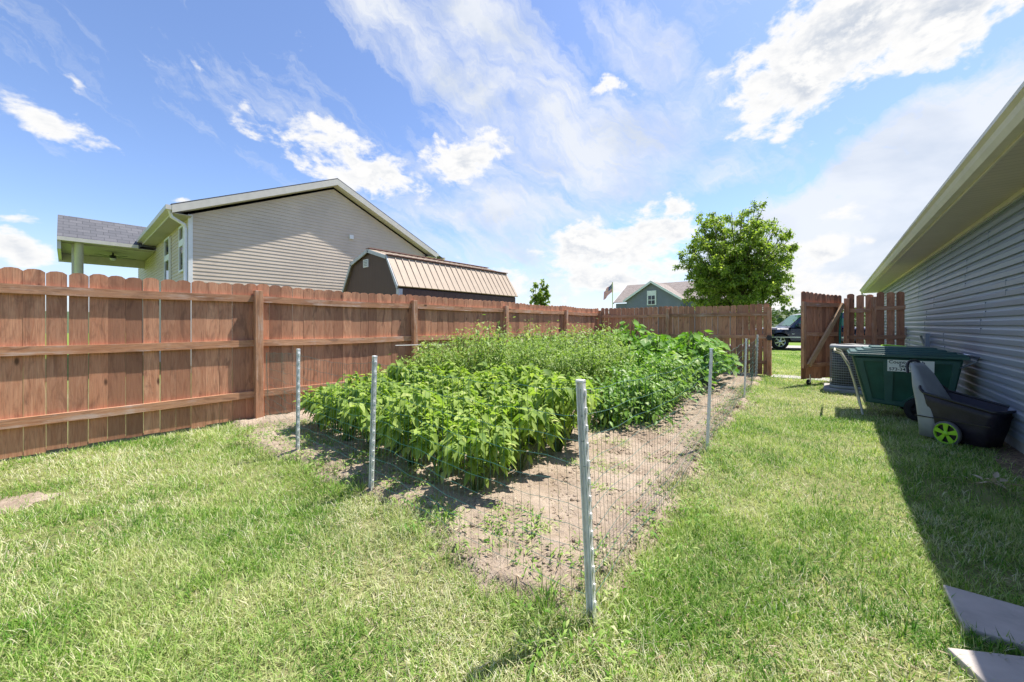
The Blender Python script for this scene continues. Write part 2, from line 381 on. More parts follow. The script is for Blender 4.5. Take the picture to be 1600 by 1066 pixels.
def mulch_mat():
    m, t = mat('mulch'); co = t.node('ShaderNodeNewGeometry').outputs['Position']
    n = t.noise(co, 30, 5, .7, .8); n2 = t.noise(co, 5, 4, .6)
    c = t.mix(t.mr(n, .35, .65), (.10, .065, .045), (.36, .25, .17)); c = t.mix(t.mr(n2, .5, .7, 0, .5), c, (.10, .11, .04))
    out(t, pbr(t, c, .95, .1, 0, bump(t, n, 1, .03))); return m
M_mulch = mulch_mat()

# ------------------------------------------------------------------ numpy value noise
_tab = rng.random((64, 64))
def vnoise(x, y, s):
    x = np.asarray(x) * s + 100; y = np.asarray(y) * s + 100
    xi = np.floor(x).astype(int); yi = np.floor(y).astype(int); fx = x - xi; fy = y - yi
    fx = fx * fx * (3 - 2 * fx); fy = fy * fy * (3 - 2 * fy); T = _tab
    a = T[xi % 64, yi % 64]; b = T[(xi + 1) % 64, yi % 64]; c = T[xi % 64, (yi + 1) % 64]; d = T[(xi + 1) % 64, (yi + 1) % 64]
    return (a * (1 - fx) + b * fx) * (1 - fy) + (c * (1 - fx) + d * fx) * fy
def fbm(x, y, s): return .5 * vnoise(x, y, s) + .3 * vnoise(x, y, s * 2.3) + .2 * vnoise(x, y, s * 5.1)

# ------------------------------------------------------------------ setting: ground
FX = -5.9; BY = 11.42; WX = 1.40
mb = MB(); mb.face([(-900, -900, 0), (900, -900, 0), (900, 900, 0), (-900, 900, 0)]); tag(mb.build('lawn', M_ground), kind='structure')
RX = lambda y: -.785 - (y - 1.455) * .067      # line of the garden's right wire fence
def soil_grid():
    nx, ny = 300, 560
    xs = np.linspace(FX + .05, -.2, nx); ys = np.linspace(.75, BY - .05, ny); X, Y = np.meshgrid(xs, ys)
    # distance inside the bed
    right = (-.785 - (Y - 1.455) * .067 + .06) - X; front = Y - 1.25 - .12 * np.clip((-1.3 - X) / .8, 0, 1) * np.clip((X + 4.6) / .8, 0, 1)
    e = np.minimum(right, front); e = e + (fbm(X, Y, 2.2) - .5) * .55 + (fbm(X + 9, Y, 7) - .5) * .2
    Z = np.clip(e, -.12, .12) * .35 + .004 + (fbm(X, Y, 9) - .5) * .035 + (fbm(X + 5, Y + 3, 30) - .5) * .02
    Z = np.where(e > -.02, np.maximum(Z, .004), Z - .03)
    V = np.stack([X, Y, Z], -1).reshape(-1, 3); i = np.arange(nx * ny).reshape(ny, nx)
    a, b, c, d = i[:-1, :-1].ravel(), i[:-1, 1:].ravel(), i[1:, 1:].ravel(), i[1:, :-1].ravel()
    T = np.concatenate([np.stack([a, b, c], 1), np.stack([a, c, d], 1)]); keep = (e.ravel()[T] > -.12).all(1)
    return npmesh('garden_soil', V, T[keep], M_soil)
def soil_e(X, Y):
    right = (-.785 - (Y - 1.455) * .067 + .06) - X; front = Y - 1.25 - .12 * np.clip((-1.3 - X) / .8, 0, 1) * np.clip((X + 4.6) / .8, 0, 1)
    return np.minimum(right, front) + (fbm(X, Y, 2.2) - .5) * .55 + (fbm(X + 9, Y, 7) - .5) * .2
tag(soil_grid(), kind='structure')
mb = MB()
def strip(x0, x1, y0, y1, z, n=70):
    V = []; 
    for i in range(n):
        ya = y0 + (y1 - y0) * i / n; yb = y0 + (y1 - y0) * (i + 1) / n
        ja = float(fbm(ya * 1.0, 3.3, 1.5)) * .35; jb = float(fbm(yb * 1.0, 3.3, 1.5)) * .35
        mb.face([(x0 + ja, ya, z), (x1, ya, z + .05), (x1, yb, z + .05), (x0 + jb, yb, z)])
strip(WX - .36, WX + .03, -3, 11.3, .004); tag(mb.build('mulch_strip', M_mulch), kind='structure')
dc = atd(1235, 539, 21); mb = MB()
mb.M = Matrix.Translation((dc.x, dc.y, 0)) @ Matrix.Rotation(YAW * 0.25, 4, 'Z')
mb.box(-40, 40, -1.0, 2.6, -.05, .03); tag(mb.build('driveway', M_conc), kind='structure')
mb = MB(); mb.box(-1.15, .15, BY - .25, BY + .35, -.03, .012); tag(mb.build('gravel_threshold', M_conc), kind='structure')

# ------------------------------------------------------------------ wooden fences
def board(mb, p, along, nrm, w, z0, z1, th=.016):
    """dog eared picket: p = start point on ground line, along = unit vector, nrm = thickness direction"""
    mb.rnd = random.random(); mb.ga = Vector((0, 0, 1)); c = .028; tl = random.uniform(-.004, .004)
    P = lambda a, z: p + along * (a + tl * z) + Vector((0, 0, z))
    o = [P(0, z0), P(w, z0), P(w, z1 - c), P(w - c, z1 - .006), P(w * .5, z1), P(c, z1 - .006), P(0, z1 - c)]
    mb.prism(o, nrm * th)
def fence_run(root, P0, along, inward, posts, end_a, end_b, rails, ztop=1.84, gap=.006, gapvar=.004, board_w=.139, post_h=1.66, seed=1, postparts=True, raildepth=.038, open_gaps=()):
    """posts: distances of posts along the run. boards sit on the outer side of the rails"""
    random.seed(seed)
    cuts = [end_a] + [d for d in posts if end_a < d < end_b] + [end_b]
    for a, b in zip(cuts[:-1], cuts[1:]):
        if b - a < .1: continue
        mb = MB(); s = a + .004; k = 0; dz = random.uniform(-.02, .02)
        n = max(1, round((b - a) / (board_w + gap))); pitch = (b - a) / n
        for k in range(n):
            g = gap + random.uniform(0, gapvar) + (random.uniform(.004, .012) if random.random() < (open_gaps[0] if open_gaps else 0) else 0)
            t_ = (a + k * pitch - a) / (b - a); sag = -.022 * math.sin(math.pi * t_)
            board(mb, P0 + along * (a + k * pitch + g / 2) + inward * random.uniform(-.003, .002), along, -inward, pitch - g, .03 + random.uniform(-.01, .02), ztop + sag + dz * math.sin(math.pi * t_) + random.uniform(-.007, .007))
        mb.build('picket_panel', M_board, root)
        for zr in rails:
            mb = MB(); mb.rnd = random.random(); mb.ga = along.copy(); m_ = 8
            h = .088; sagA = random.uniform(.004, .02)
            pts = []
            for i in range(m_ + 1):
                q = i / m_; pts.append((a + .002 + (b - a - .004) * q, zr - sagA * math.sin(math.pi * q)))
            for (d0, za), (d1, zb) in zip(pts[:-1], pts[1:]):
                A = P0 + along * d0; B = P0 + along * d1; U = Vector((0, 0, h / 2)); D = inward * raildepth; z1 = Vector((0, 0, za)); z2 = Vector((0, 0, zb))
                mb.face([A + z1 - U + D, B + z2 - U + D, B + z2 + U + D, A + z1 + U + D]); mb.face([A + z1 + U, A + z1 + U + D, B + z2 + U + D, B + z2 + U])
                mb.face([A + z1 - U, B + z2 - U, B + z2 - U + D, A + z1 - U + D]); mb.face([A + z1 - U, A + z1 + U, B + z2 + U, B + z2 - U])
            for (d0, za) in (pts[0], pts[-1]):
                A = P0 + along * d0 + Vector((0, 0, za)); U = Vector((0, 0, h / 2)); mb.face([A - U, A - U + inward * raildepth, A + U + inward * raildepth, A + U])
            o = mb.build('rail', M_rail, root)
            bm_fix(o)
    for d in posts:
        mb = MB(); mb.rnd = random.random(); w = .092; A = P0 + along * (d - w / 2) + inward * .006; ln = random.uniform(-.012, .012)
        zt = post_h + random.uniform(-.015, .02)
        mb.prism([A, A + along * w, A + along * w + inward * w, A + inward * w], (along.x * ln, along.y * ln, zt))
        mb.build('post', M_rail, root, bevel=.004)
def bm_fix(o):
    import bmesh
    bm = bmesh.new(); bm.from_mesh(o.data); bmesh.ops.recalc_face_normals(bm, faces=bm.faces); bm.to_mesh(o.data); bm.free()

lf = thing('privacy_fence', (FX, 4, 0), 'long sunlit reddish brown picket fence along the left side of the yard', 'fence')
ydir = Vector((0, 1, 0)); xdir = Vector((1, 0, 0))
fence_run(lf, Vector((FX, 0, 0)), ydir, xdir, [-3.3, -.82, 1.66, 4.13, 6.68, 9.3], -3.3, BY - .03, [1.63, 1.04, .36], post_h=1.72, seed=3, gap=.0022, gapvar=.003)
bf = thing('privacy_fence', (-3.6, BY, 0), 'shaded brown picket fence closing the back of the garden with daylight between its boards', 'fence')
fence_run(bf, Vector((0, BY, 0)), xdir, -ydir, [FX + .06, -3.68, -1.2], FX + .02, -1.16, [1.56, .98, .34], post_h=1.74, seed=9, gap=.009, gapvar=.005, open_gaps=(.28,))
mb = MB(); mb.box(-1.235, -1.145, BY - .17, BY - .105, .9, 1.02); mb.box(-1.26, -1.14, BY - .125, BY - .10, .94, .97); mb.build('latch', M_black, bf)
sf = thing('privacy_fence', (.7, BY, 0), 'short dark brown picket fence between the gate and the slate house wall', 'fence')
fence_run(sf, Vector((0, BY, .03)), xdir, -ydir, [.24, .70], .2, .74, [1.58, .98, .34], ztop=1.95, post_h=1.86, seed=21, gap=.02, gapvar=.012)
fence_run(sf, Vector((0, BY - .15, .03)), xdir, -ydir, [], .72, 1.16, [1.62, 1.0, .36], ztop=1.96, seed=23, gap=.024, gapvar=.006)
# gate
Gh = Vector((.16, BY - .12, 0)); Gf = Vector((-.50, 10.13, 0)); ga = (Gh - Gf).normalized(); gn = Vector((ga.y, -ga.x, 0))
gl = (Gh - Gf).length
gt = thing('wooden_gate', tuple(Gh), 'open wooden gate with a pale diagonal brace and a black caster wheel', 'gate')
random.seed(5); mb = MB(); n = 10
for k in range(n):
    board(mb, Gf + ga * (gl / n * k + .003), ga, -gn, gl / n - .007, .12 + random.uniform(-.01, .01), 2.0 - .06 * k / n + random.uniform(-.006, .006))
mb.build('picket_panel', M_board, gt)
for zr in (1.72, 1.08, .42):
    mb = MB(); mb.rnd = random.random(); mb.ga = ga.copy()
    mb.bar(Gf + ga * .09 + gn * .021 + Vector((0, 0, zr)), Gh - ga * .01 + gn * .021 + Vector((0, 0, zr)), .038, .088); mb.build('rail', M_rail, gt)
mb = MB(); mb.rnd = .3; mb.bar(Gf + ga * .045 + gn * .024 + Vector((0, 0, .36)), Gf + ga * .045 + gn * .024 + Vector((0, 0, 1.78)), .045, .088, up=tuple(ga)); mb.build('frame_stile', M_rail, gt)
mb = MB(); mb.rnd = .8; b0 = Gf + ga * .14 + gn * .062 + Vector((0, 0, .42)); b1 = Gh - ga * .05 + gn * .062 + Vector((0, 0, 1.74)); mb.ga = (b1 - b0).normalized()
mb.bar(b0, b1, .038, .105, up=(0, 0, 1)); mb.build('brace', M_raw, gt)
mb = MB(); c = Gf + ga * .10 + gn * .08 + Vector((0, 0, .065))
mb.lathe([(0, -.02), (.05, -.02), (.065, -.012), (.065, .012), (.05, .02), (0, .02)], c, gn); cw = mb.build('caster_wheel', M_tyre, gt)
mb = MB(); mb.lathe([(0, .022), (.026, .022), (.026, .015)], c, gn, 12); mb.bar(c + gn * .03, c + gn * .03 + Vector((0, 0, .17)), .03, .012, up=tuple(gn)); mb.build('caster_bracket', M_chrome, cw)

# ------------------------------------------------------------------ slate house on the right
hs = thing('slate_house', (WX, 8, 0), 'slate blue sided house with cream gutter and soffit along the right edge', 'house')
Y0, Y1 = -4.0, 20.5; ZS0, ZS1 = .16, 2.56; CO = .1016
mb = MB(); z = ZS0; k = 0; random.seed(3)
while z < ZS1 - .01:
    z2 = min(z + CO, ZS1)
    prof = [(WX - .021, z), (WX - .020, z + .050), (WX - .008, z + .066), (WX + .003, z2)]
    ys = [Y0, Y1]
    for (xa, za), (xb, zb) in zip(prof[:-1], prof[1:]): mb.face([(xa, Y1, za), (xa, Y0, za), (xb, Y0, zb), (xb, Y1, zb)])
    mb.face([(WX - .021, Y0, z), (WX - .021, Y1, z), (WX + .003, Y1, z), (WX + .003, Y0, z)])
    z += CO; k += 1
# backing and other walls
mb.prism([(WX + .004, Y0, 0), (WX + 9, Y0, 0), (WX + 9, Y1, 0), (WX, Y1, 0)], (0, 0, ZS1 + .1))
wl = mb.build('siding_wall', M_slate, hs)
mb = MB(); k = 0; z = ZS0
while z < ZS1 - .05:
    if k % 2 == 0: off = random.uniform(0, 3.6)
    y = Y0 + off
    while y < Y1 - .3:
        mb = MB(); mb.box(WX - .0225, WX - .010, y, y + .004, z + .002, z + .07); mb.build('siding_joint', M_slate, wl); y += 3.66
    z += CO; k += 1

mb = MB(); mb.box(WX - .004, WX + .1, Y0, Y1 - .02, -.1, ZS0 - .002); mb.build('foundation', M_found, hs)
EO = .985
mb = MB(); mb.box(EO, WX + .02, Y0, Y1 + .3, ZS1 + .0, ZS1 + .012); mb.build('soffit', M_soffY, hs)
mb = MB(); mb.box(WX - .045, WX - .017, Y0, Y1, ZS1 - .045, ZS1 - .002); mb.build('frieze_trim', M_cream, hs)
mb = MB(); mb.box(EO - .014, EO + .002, Y0, Y1 + .3, ZS1 - .012, ZS1 + .17); mb.build('fascia', M_cream, hs)
mb = MB(); gx = EO - .016; zt = ZS1 + .13
pr = [(gx, zt), (gx, zt - .125), (gx - .062, zt - .125), (gx - .085, zt - .085), (gx - .098, zt - .05), (gx - .125, zt - .03), (gx - .125, zt), (gx - .112, zt), (gx - .112, zt - .02), (gx - .07, zt - .10), (gx - .01, zt - .11), (gx - .01, zt)]
mb.prism([(a, Y0, b) for a, b in pr], (0, Y1 + .3 - Y0, 0)); mb.build('gutter', M_cream, hs)
mb = MB(); mb.ga = Vector((0, 1, 0)); sl_ = .42
mb.prism([(EO - .06, Y0, ZS1 + .15), (EO - .06, Y0, ZS1 + .165), (WX + 4.5, Y0, ZS1 + .165 + 4.98 * sl_), (WX + 4.5, Y0, ZS1 + .15 + 4.98 * sl_)], (0, Y1 + .3 - Y0, 0))
mb.prism([(WX + 9.5, Y0, ZS1 + .15), (WX + 9.5, Y0, ZS1 + .165), (WX + 4.501, Y0, ZS1 + .165 + 4.98 * sl_), (WX + 4.501, Y0, ZS1 + .15 + 4.98 * sl_)], (0, Y1 + .3 - Y0, 0)); mb.build('roof', M_shing, hs)
mb = MB(); gy = Y1 + .22
mb.tube([(gx - .05, gy, zt - .12), (gx - .05, gy, zt - .2), (WX - .06, gy, zt - .36), (WX - .06, gy, .1)], .035, 8); mb.build('downspout', M_cream, hs)
# utility boxes on the wall (parts fixed to the house)
mb = MB(); p = atx(1415, 511, WX - .02); mb.box(WX - .13, WX - .018, p.y - .16, p.y + .12, .98, 1.22); bx = mb.build('utility_box', M_grey, hs, bevel=.006)
mb = MB(); mb.tube([(WX - .06, p.y, .98), (WX - .06, p.y, .1)], .022, 8); mb.tube([(WX - .06, p.y - .1, .98), (WX - .06, p.y - .1, .1)], .014, 8); mb.build('conduit', M_grey, bx)
mb = MB(); p = atx(1452, 532, WX - .02); mb.box(WX - .075, WX - .018, p.y - .05, p.y + .05, .86, 1.12); bx = mb.build('utility_box', M_slate, hs, bevel=.004)
mb = MB(); mb.tube([(WX - .12, p.y + .06, 1.08), (WX - .10, p.y + .06, .98), (WX - .05, p.y + .06, .86), (WX - .05, p.y + .06, .1)], .018, 8); mb.build('conduit', M_galv, bx)

# ------------------------------------------------------------------ neighbour's tan house
GX = -13.0
nh = thing('tan_house', (GX - 4, 5.9, 0), 'tan sided gabled house with a covered porch rising behind the left fence', 'house')
ya, yb, yr = 2.1, 9.7, 5.9; EZ = 4.31; RZ = 6.2; slp = (RZ - EZ) / (yr - 1.7); OV = .40
def roofz(y): return RZ - abs(y - yr) * slp
def clap(mb, x, y0f, y1f, z0, z1, nrm=1, co=.1016):
    z = z0
    while z < z1:
        z2 = min(z + co, z1); a, b = y0f(z), y1f(z); a2, b2 = y0f(z2), y1f(z2)
        if b2 - a2 > .02:
            mb.face([(x + .013 * nrm, a, z), (x + .013 * nrm, b, z), (x + .001 * nrm, b2, z2), (x + .001 * nrm, a2, z2)])
            mb.face([(x + .001 * nrm, b, z), (x + .013 * nrm, b, z), (x + .013 * nrm, a, z), (x + .001 * nrm, a, z)])
        z += co
mb = MB(); dz = .28
lf0 = lambda z: max(ya, yr - (RZ - dz - z) / slp); lf1 = lambda z: min(yb, yr + (RZ - dz - z) / slp)
clap(mb, GX, lf0, lf1, .3, RZ - dz)
mb.prism([(GX, ya, 0), (GX, yb, 0), (GX, yb, roofz(yb) - dz), (GX, yr, RZ - dz), (GX, ya, roofz(ya) - dz)], (-11, 0, 0))
# left wall (faces -y)
z = .3
while z < roofz(ya) - .25:
    mb.face([(GX - 11, ya - .013, z), (GX, ya - .013, z), (GX, ya - .001, z + .1016), (GX - 11, ya - .001, z + .1016)])
    mb.face([(GX - 11, ya - .001, z), (GX, ya - .001, z), (GX, ya - .013, z), (GX - 11, ya - .013, z)]); z += .1016
mb.build('siding_wall', M_tan, nh)
mb = MB(); mb.box(GX - .06, GX + .022, ya - .022, ya + .07, .2, roofz(ya) - dz); mb.build('corner_trim', M_white, nh)
mb = MB(); mb.ga = Vector((1, 0, 0))
for sgn in (-1, 1):
    e = yr + sgn * (yr - 1.7)
    mb.prism([(GX + .29, yr, RZ), (GX + .29, e, EZ), (GX + .29, e, EZ + .03), (GX + .29, yr, RZ + .03)], (-11.7, 0, 0))
rf = mb.build('roof', M_shing, nh)
mb = MB()
for sgn in (-1, 1):
    e = yr + sgn * (yr - 1.72); y9 = yr + sgn * 0
    mb.prism([(GX + .265, y9, RZ - .003), (GX + .265, e, EZ + .006), (GX + .265, e, EZ - .19), (GX + .265, y9, RZ - .20)], (.03, 0, 0))
mb.build('rake_board', M_cream, nh)
mb = MB()
for sgn in (-1, 1):
    e = yr + sgn * (yr - 1.72)
    mb.prism([(GX - .02, yr, RZ - .20), (GX - .02, e, EZ - .185), (GX - .02, e, EZ - .17), (GX - .02, yr, RZ - .185)], (.284, 0, 0))
mb.build('rake_soffit', M_cream, nh)
mb = MB(); mb.box(GX - 11.3, GX + .26, 1.74, ya + .02, EZ - .19, EZ - .178); mb.build('eave_soffit', M_soffX, nh); mb = MB(); mb.box(GX - 11.3, GX + .26, yb - .02, 10.06, EZ - .19, EZ - .178); mb.build('eave_soffit', M_soffX, nh)
mb = MB(); mb.box(GX - 5.9, GX + .29, 1.60, 1.735, EZ - .12, EZ - .005); mb.build('gutter', M_cream, nh); mb = MB(); mb.box(GX - 11.3, GX + .29, 10.065, 10.19, EZ - .12, EZ - .005); mb.build('gutter', M_cream, nh); mb = MB(); mb.box(GX - 11.3, GX + .26, 1.736, 1.76, EZ - .185, EZ - .01); mb.build('fascia', M_cream, nh)
mb = MB(); mb.tube([(GX + .20, 1.68, EZ - .11), (GX + .20, 1.72, EZ - .28), (GX - .03, 2.0, EZ - .38), (GX - .04, 2.03, EZ - .5), (GX - .04, 2.03, .2)], .042, 8); mb.build('downspout', M_white, nh); mb = MB()
mb.tube([(GX + .2, 10.12, EZ - .11), (GX + .2, 10.1, EZ - .25), (GX + .06, 9.82, EZ - .5), (GX + .06, 9.78, .2)], .042, 8); mb.build('downspout', M_white, nh)
def window(root, x0, x1, z0, z1, zs, y):
    mb = MB()
    mb.box(x0, x1, y - .05, y, z0, z0 + .05); mb.box(x0, x1, y - .05, y, z1 - .05, z1); mb.box(x0, x0 + .06, y - .05, y, z0 + .05, z1 - .05); mb.box(x1 - .06, x1, y - .05, y, z0 + .05, z1 - .05)
    mb.box(x0 + .06, x1 - .06, y - .045, y, zs - .09, zs + .09); w = mb.build('window', M_white, root)
    mb = MB(); mb.box(x0 + .06, x1 - .06, y - .025, y - .02, z0 + .05, zs - .09); mb.box(x0 + .06, x1 - .06, y - .025, y - .02, zs + .09, z1 - .05); mb.build('pane', M_dark, w)
window(nh, -14.05, -13.4, 2.75, 4.02, 3.55, ya - .015); window(nh, -16.5, -15.6, 2.2, 4.02, 3.4, ya - .015)
mb = MB(); mb.box(GX, GX + .06, 6.44, 6.58, 4.32, 4.46); mb.build('wall_vent', M_white, nh)
# rear wing
mb = MB(); mb.ga = Vector((1, 0, 0))
mb.prism([(-17, 8.6, 7.12), (-17, 13.9, 5.14), (-17, 13.9, 5.10), (-17, 8.6, 7.08)], (-8, 0, 0)); mb.prism([(-17, 8.6, 7.12), (-17, 3.4, 5.16), (-17, 3.4, 5.12), (-17, 8.6, 7.08)], (-8, 0, 0)); mb.build('wing_roof', M_shing, nh)
mb = MB(); mb.prism([(-17.4, 9.8, 0), (-17.4, 13.5, 0), (-17.4, 13.5, 5.05), (-17.4, 9.8, 5.4)], (-7, 0, 0)); mb.box(-24.9, -16.9, 13.9, 14.02, 5.02, 5.13); mb.build('wing_wall', M_tan, nh)
# porch
px0, px1, pxr = -18.6, -21.9, -20.25; PE = 4.05; PR = 5.03
mb = MB(); mb.ga = Vector((0, 1, 0))
mb.prism([(px0, -.2, PE), (pxr, -.2, PR), (pxr, -.2, PR + .04), (px0, -.2, PE + .04)], (0, 7, 0)); mb.prism([(px1, -.2, PE), (pxr, -.2, PR), (pxr, -.2, PR + .04), (px1, -.2, PE + .04)], (0, 7, 0))
mb.build('porch_roof', M_shing, nh)
mb = MB(); mb.box(px0 - .02, px0 + .09, -.2, 1.62, PE - .09, PE + .025); mb.box(px1, px1 + .1, -.2, 2.1, PE - .42, PE - .0); mb.box(px1, px0, -.2, -.12, PE - .36, PE - .02); mb.build('porch_beam', M_cream, nh)
mb = MB(); mb.box(px1 + .1, px0 - .02, -.12, 2.08, PE - .10, PE - .08); mb.box(px1 + .1, px0 - .3, -.12, 2.08, PE - .12, PE - .102); mb.build('porch_ceiling', M_soffX, nh)
mb = MB(); mb.tube([(px0 - .2, .26, 0), (px0 - .2, .26, PE - .1)], .10, 12); mb.box(px0 - .62, px0 - .4, .1, .3, 0, PE - .12); mb.build('porch_column', M_cream, nh)
mb = MB(); c = Vector((-20.2, 1.1, 3.78)); mb.tube([c + Vector((0, 0, .2)), c], .025, 8); mb.lathe([(0, .08), (.09, .06), (.11, 0), (.06, -.05), (0, -.05)], c, (0, 0, 1), 14)
for k in range(5):
    a = k * 2 * math.pi / 5 + .5; d = Vector((math.cos(a), math.sin(a), 0)); mb.bar(c + d * .1, c + d * .62, .12, .012)
fan = mb.build('ceiling_fan', M_black, nh)
mb = MB(); mb.lathe([(0, -.14), (.06, -.12), (.085, -.05)], c, (0, 0, 1), 12); mb.build('lamp_shade', M_white, fan)

# ------------------------------------------------------------------ barn shed
sh = thing('barn_shed', (-9.8, 7.7, 0), 'brown gambrel shed with a tan ribbed metal roof behind the left fence', 'shed')
xr_, xl_ = -8.32, -11.30; xm = (xr_ + xl_) / 2; SY0, SY1 = 5.45, 10.05
GP = [(xr_, 2.25), (xr_ - .52, 3.07), (xm, 3.36), (xl_ + .52, 3.07), (xl_, 2.25)]
mb = MB(); mb.prism([(xr_ - .06, SY0, 0)] + [(a + (-.05 if a > xm else .05), SY0, b - .03) for a, b in GP] + [(xl_ + .06, SY0, 0)], (0, SY1 - SY0, 0)); mb.build('wall', [M_shedside], sh)
mb = MB(); mb.box(xr_ - .058, xr_ - .045, SY0 + .01, SY1 - .01, 0, 2.2); mb.build('side_wall', M_shedside2, sh)
mb = MB()
for (a, b), (c_, d_) in zip(GP[:-1], GP[1:]):
    mb.prism([(a, SY0 - .06, b), (c_, SY0 - .06, d_), (c_, SY0 - .06, d_ + .03), (a + (.02 if a > xm else -.02), SY0 - .06, b + .02)], (0, SY1 - SY0 + .12, 0))
    d = Vector((c_ - a, 0, d_ - b)); nn = Vector((d.z, 0, -d.x)).normalized() * (-1)
    if nn.z < 0: nn = -nn
    y = SY0 + .15
    while y < SY1:
        mb.bar(Vector((a, y, b)) + nn * .035, Vector((c_, y, d_)) + nn * .035, .022, .008, up=tuple(nn)); y += .21
rr = mb.build('roof', M_tanroof, sh)
mb = MB(); 
for (a, b) in (GP[1], GP[3]): mb.bar((a, SY0 - .07, b + .045), (a, SY1 + .07, b + .045), .14, .02)
mb.bar((xm, SY0 - .07, 3.40), (xm, SY1 + .07, 3.40), .2, .02); mb.build('ridge_cap', simple('rust brown cap', (.30, .16, .12), .5), sh)
mb = MB()
for (a, b), (c_, d_) in zip(GP[:-1], GP[1:]): mb.bar((a, SY0 - .075, b - .03), (c_, SY0 - .075, d_ - .03), .028, .085, up=(0, 1, 0)) if False else mb.prism([(a, SY0 - .085, b + .02), (c_, SY0 - .085, d_ + .02), (c_, SY0 - .085, d_ - .075), (a - (.05 if a > xm else -.05), SY0 - .085, b - .06)], (0, .024, 0))
mb.box(xr_ - .14, xr_ - .04, SY0 - .03, SY0 - .002, 0, 2.2); mb.box(xr_ - .043, xr_ - .02, SY0 - .03, SY0 + .08, 0, 2.2); mb.build('gable_trim', simple('pale grey trim', (.55, .56, .58), .5), sh)
mb = MB(); mb.box(-10.12, -9.86, SY0 - .03, SY0, 2.90, 3.12); v = mb.build('gable_vent', M_white, sh)
mb = MB()
for k in range(4): mb.box(-10.08, -9.90, SY0 - .038, SY0 - .031, 2.935 + k * .045, 2.955 + k * .045)
mb.build('louvre', M_grey, v)

# ------------------------------------------------------------------ far blue-grey house, flag
bh = thing('blue_house', (-14.7, 42, 0), 'distant blue grey gabled house with brown roof peeking over the back fence', 'house')
pk = aty(1017, 439, 40); hw = 3.1; ez = pk.z - 2.0
mb = MB(); y = 40.3
mb.prism([(pk.x - hw + .3, y, 0), (pk.x + hw - .3, y, 0), (pk.x + hw - .3, y, ez + .1), (pk.x, y, pk.z - .2), (pk.x - hw + .3, y, ez + .1)], (0, 5, 0))
mb.box(pk.x - 5.0, pk.x + 7.2, 42.3, 49.5, 0, 3.8)
z = 2.5
while z < pk.z - .35:
    a = (pk.z - .25 - z) / (pk.z - ez) * hw; a = min(a, hw - .3)
    mb.face([(pk.x - a, y - .02, z), (pk.x + a, y - .02, z), (pk.x + a, y - .002, z + .15), (pk.x - a, y - .002, z + .15)]); z += .15
mb.build('wall', M_blue, bh)
mb = MB(); mb.ga = Vector((0, 1, 0))
for sg in (-1, 1): mb.prism([(pk.x, 40, pk.z), (pk.x + sg * hw, 40, ez), (pk.x + sg * hw, 40, ez - .06), (pk.x, 40, pk.z - .06)], (0, 5.5, 0))
rz = aty(1040, 442.5, 46).z
mb.ga = Vector((1, 0, 0))
mb.prism([(pk.x - 5.2, 42, 3.9), (pk.x - 5.2, 46, rz), (pk.x - 5.2, 46, rz + .05), (pk.x - 5.2, 42, 3.95)], (12.7, 0, 0)); mb.prism([(pk.x - 5.2, 50, 3.9), (pk.x - 5.2, 46, rz), (pk.x - 5.2, 46, rz + .05), (pk.x - 5.2, 50, 3.95)], (12.7, 0, 0))
mb.build('roof', M_shingb, bh)
mb = MB()
for sg in (-1, 1): mb.prism([(pk.x, 39.94, pk.z + .04), (pk.x + sg * hw, 39.94, ez + .04), (pk.x + sg * hw, 39.94, ez - .2), (pk.x, 39.94, pk.z - .22)], (0, .06, 0))
mb.bar((pk.x - 5.22, 42, 3.85), (pk.x - 5.22, 46, rz - .05), .06, .2); mb.build('rake_board', M_white, bh)
wp = aty(1018, 458, 40.2)
mb = MB(); mb.box(wp.x - .48, wp.x + .48, 40.18, 40.28, 3.9 - .5, wp.z + .25); wn = mb.build('window', M_white, bh)
mb = MB()
for i in (-1, 1):
    for j in range(2): mb.box(wp.x + i * .19 - .16, wp.x + i * .19 + .16, 40.165, 40.179, 3.48 + j * .5, 3.90 + j * .5)
mb.build('pane', M_dark, wn)

def flag():
    p0 = aty(957, 441, 36); r = thing('flag_pole', (p0.x, 36, 0), 'thin pole flying a small red white and blue striped flag near the blue grey house', 'flag')
    mb = MB(); mb.tube([(p0.x, 36, 0), (p0.x, 36, p0.z)], .04, 8); mb.build('pole', M_chrome, r)
    mats = [simple('flag red', (.75, .05, .07), .8), simple('flag white', (.75, .74, .72), .8), simple('flag blue', (.04, .06, .2), .8)]
    mb = MB(); L, H = 1.5, .85; nx, ny = 18, 13; top = p0.z - .1
    def P(a, b):
        xx = a * L; return Vector((p0.x - .04 - xx * .62, 36 + .12 * math.sin(a * 9 + b), top - b * H - xx * .55 + .03 * math.sin(a * 12)))
    for i in range(nx):
        for j in range(ny):
            mb.mat = 2 if (i < 7 and j < 7) else (0 if j % 2 == 0 else 1)
            mb.face([P(i / nx, j / ny), P((i + 1) / nx, j / ny), P((i + 1) / nx, (j + 1) / ny), P(i / nx, (j + 1) / ny)], True)
    mb.build('flag', mats, r, merge=True)
    for i in range(4):
        for j in range(3):
            mb = MB(); q = P((.045 + i * .09) , (.08 + j * .16)); mb.box(q.x - .03, q.x + .03, q.y - .035, q.y - .03, q.z - .03, q.z + .03); mb.build('star', mats[1], r.children[1])
flag()

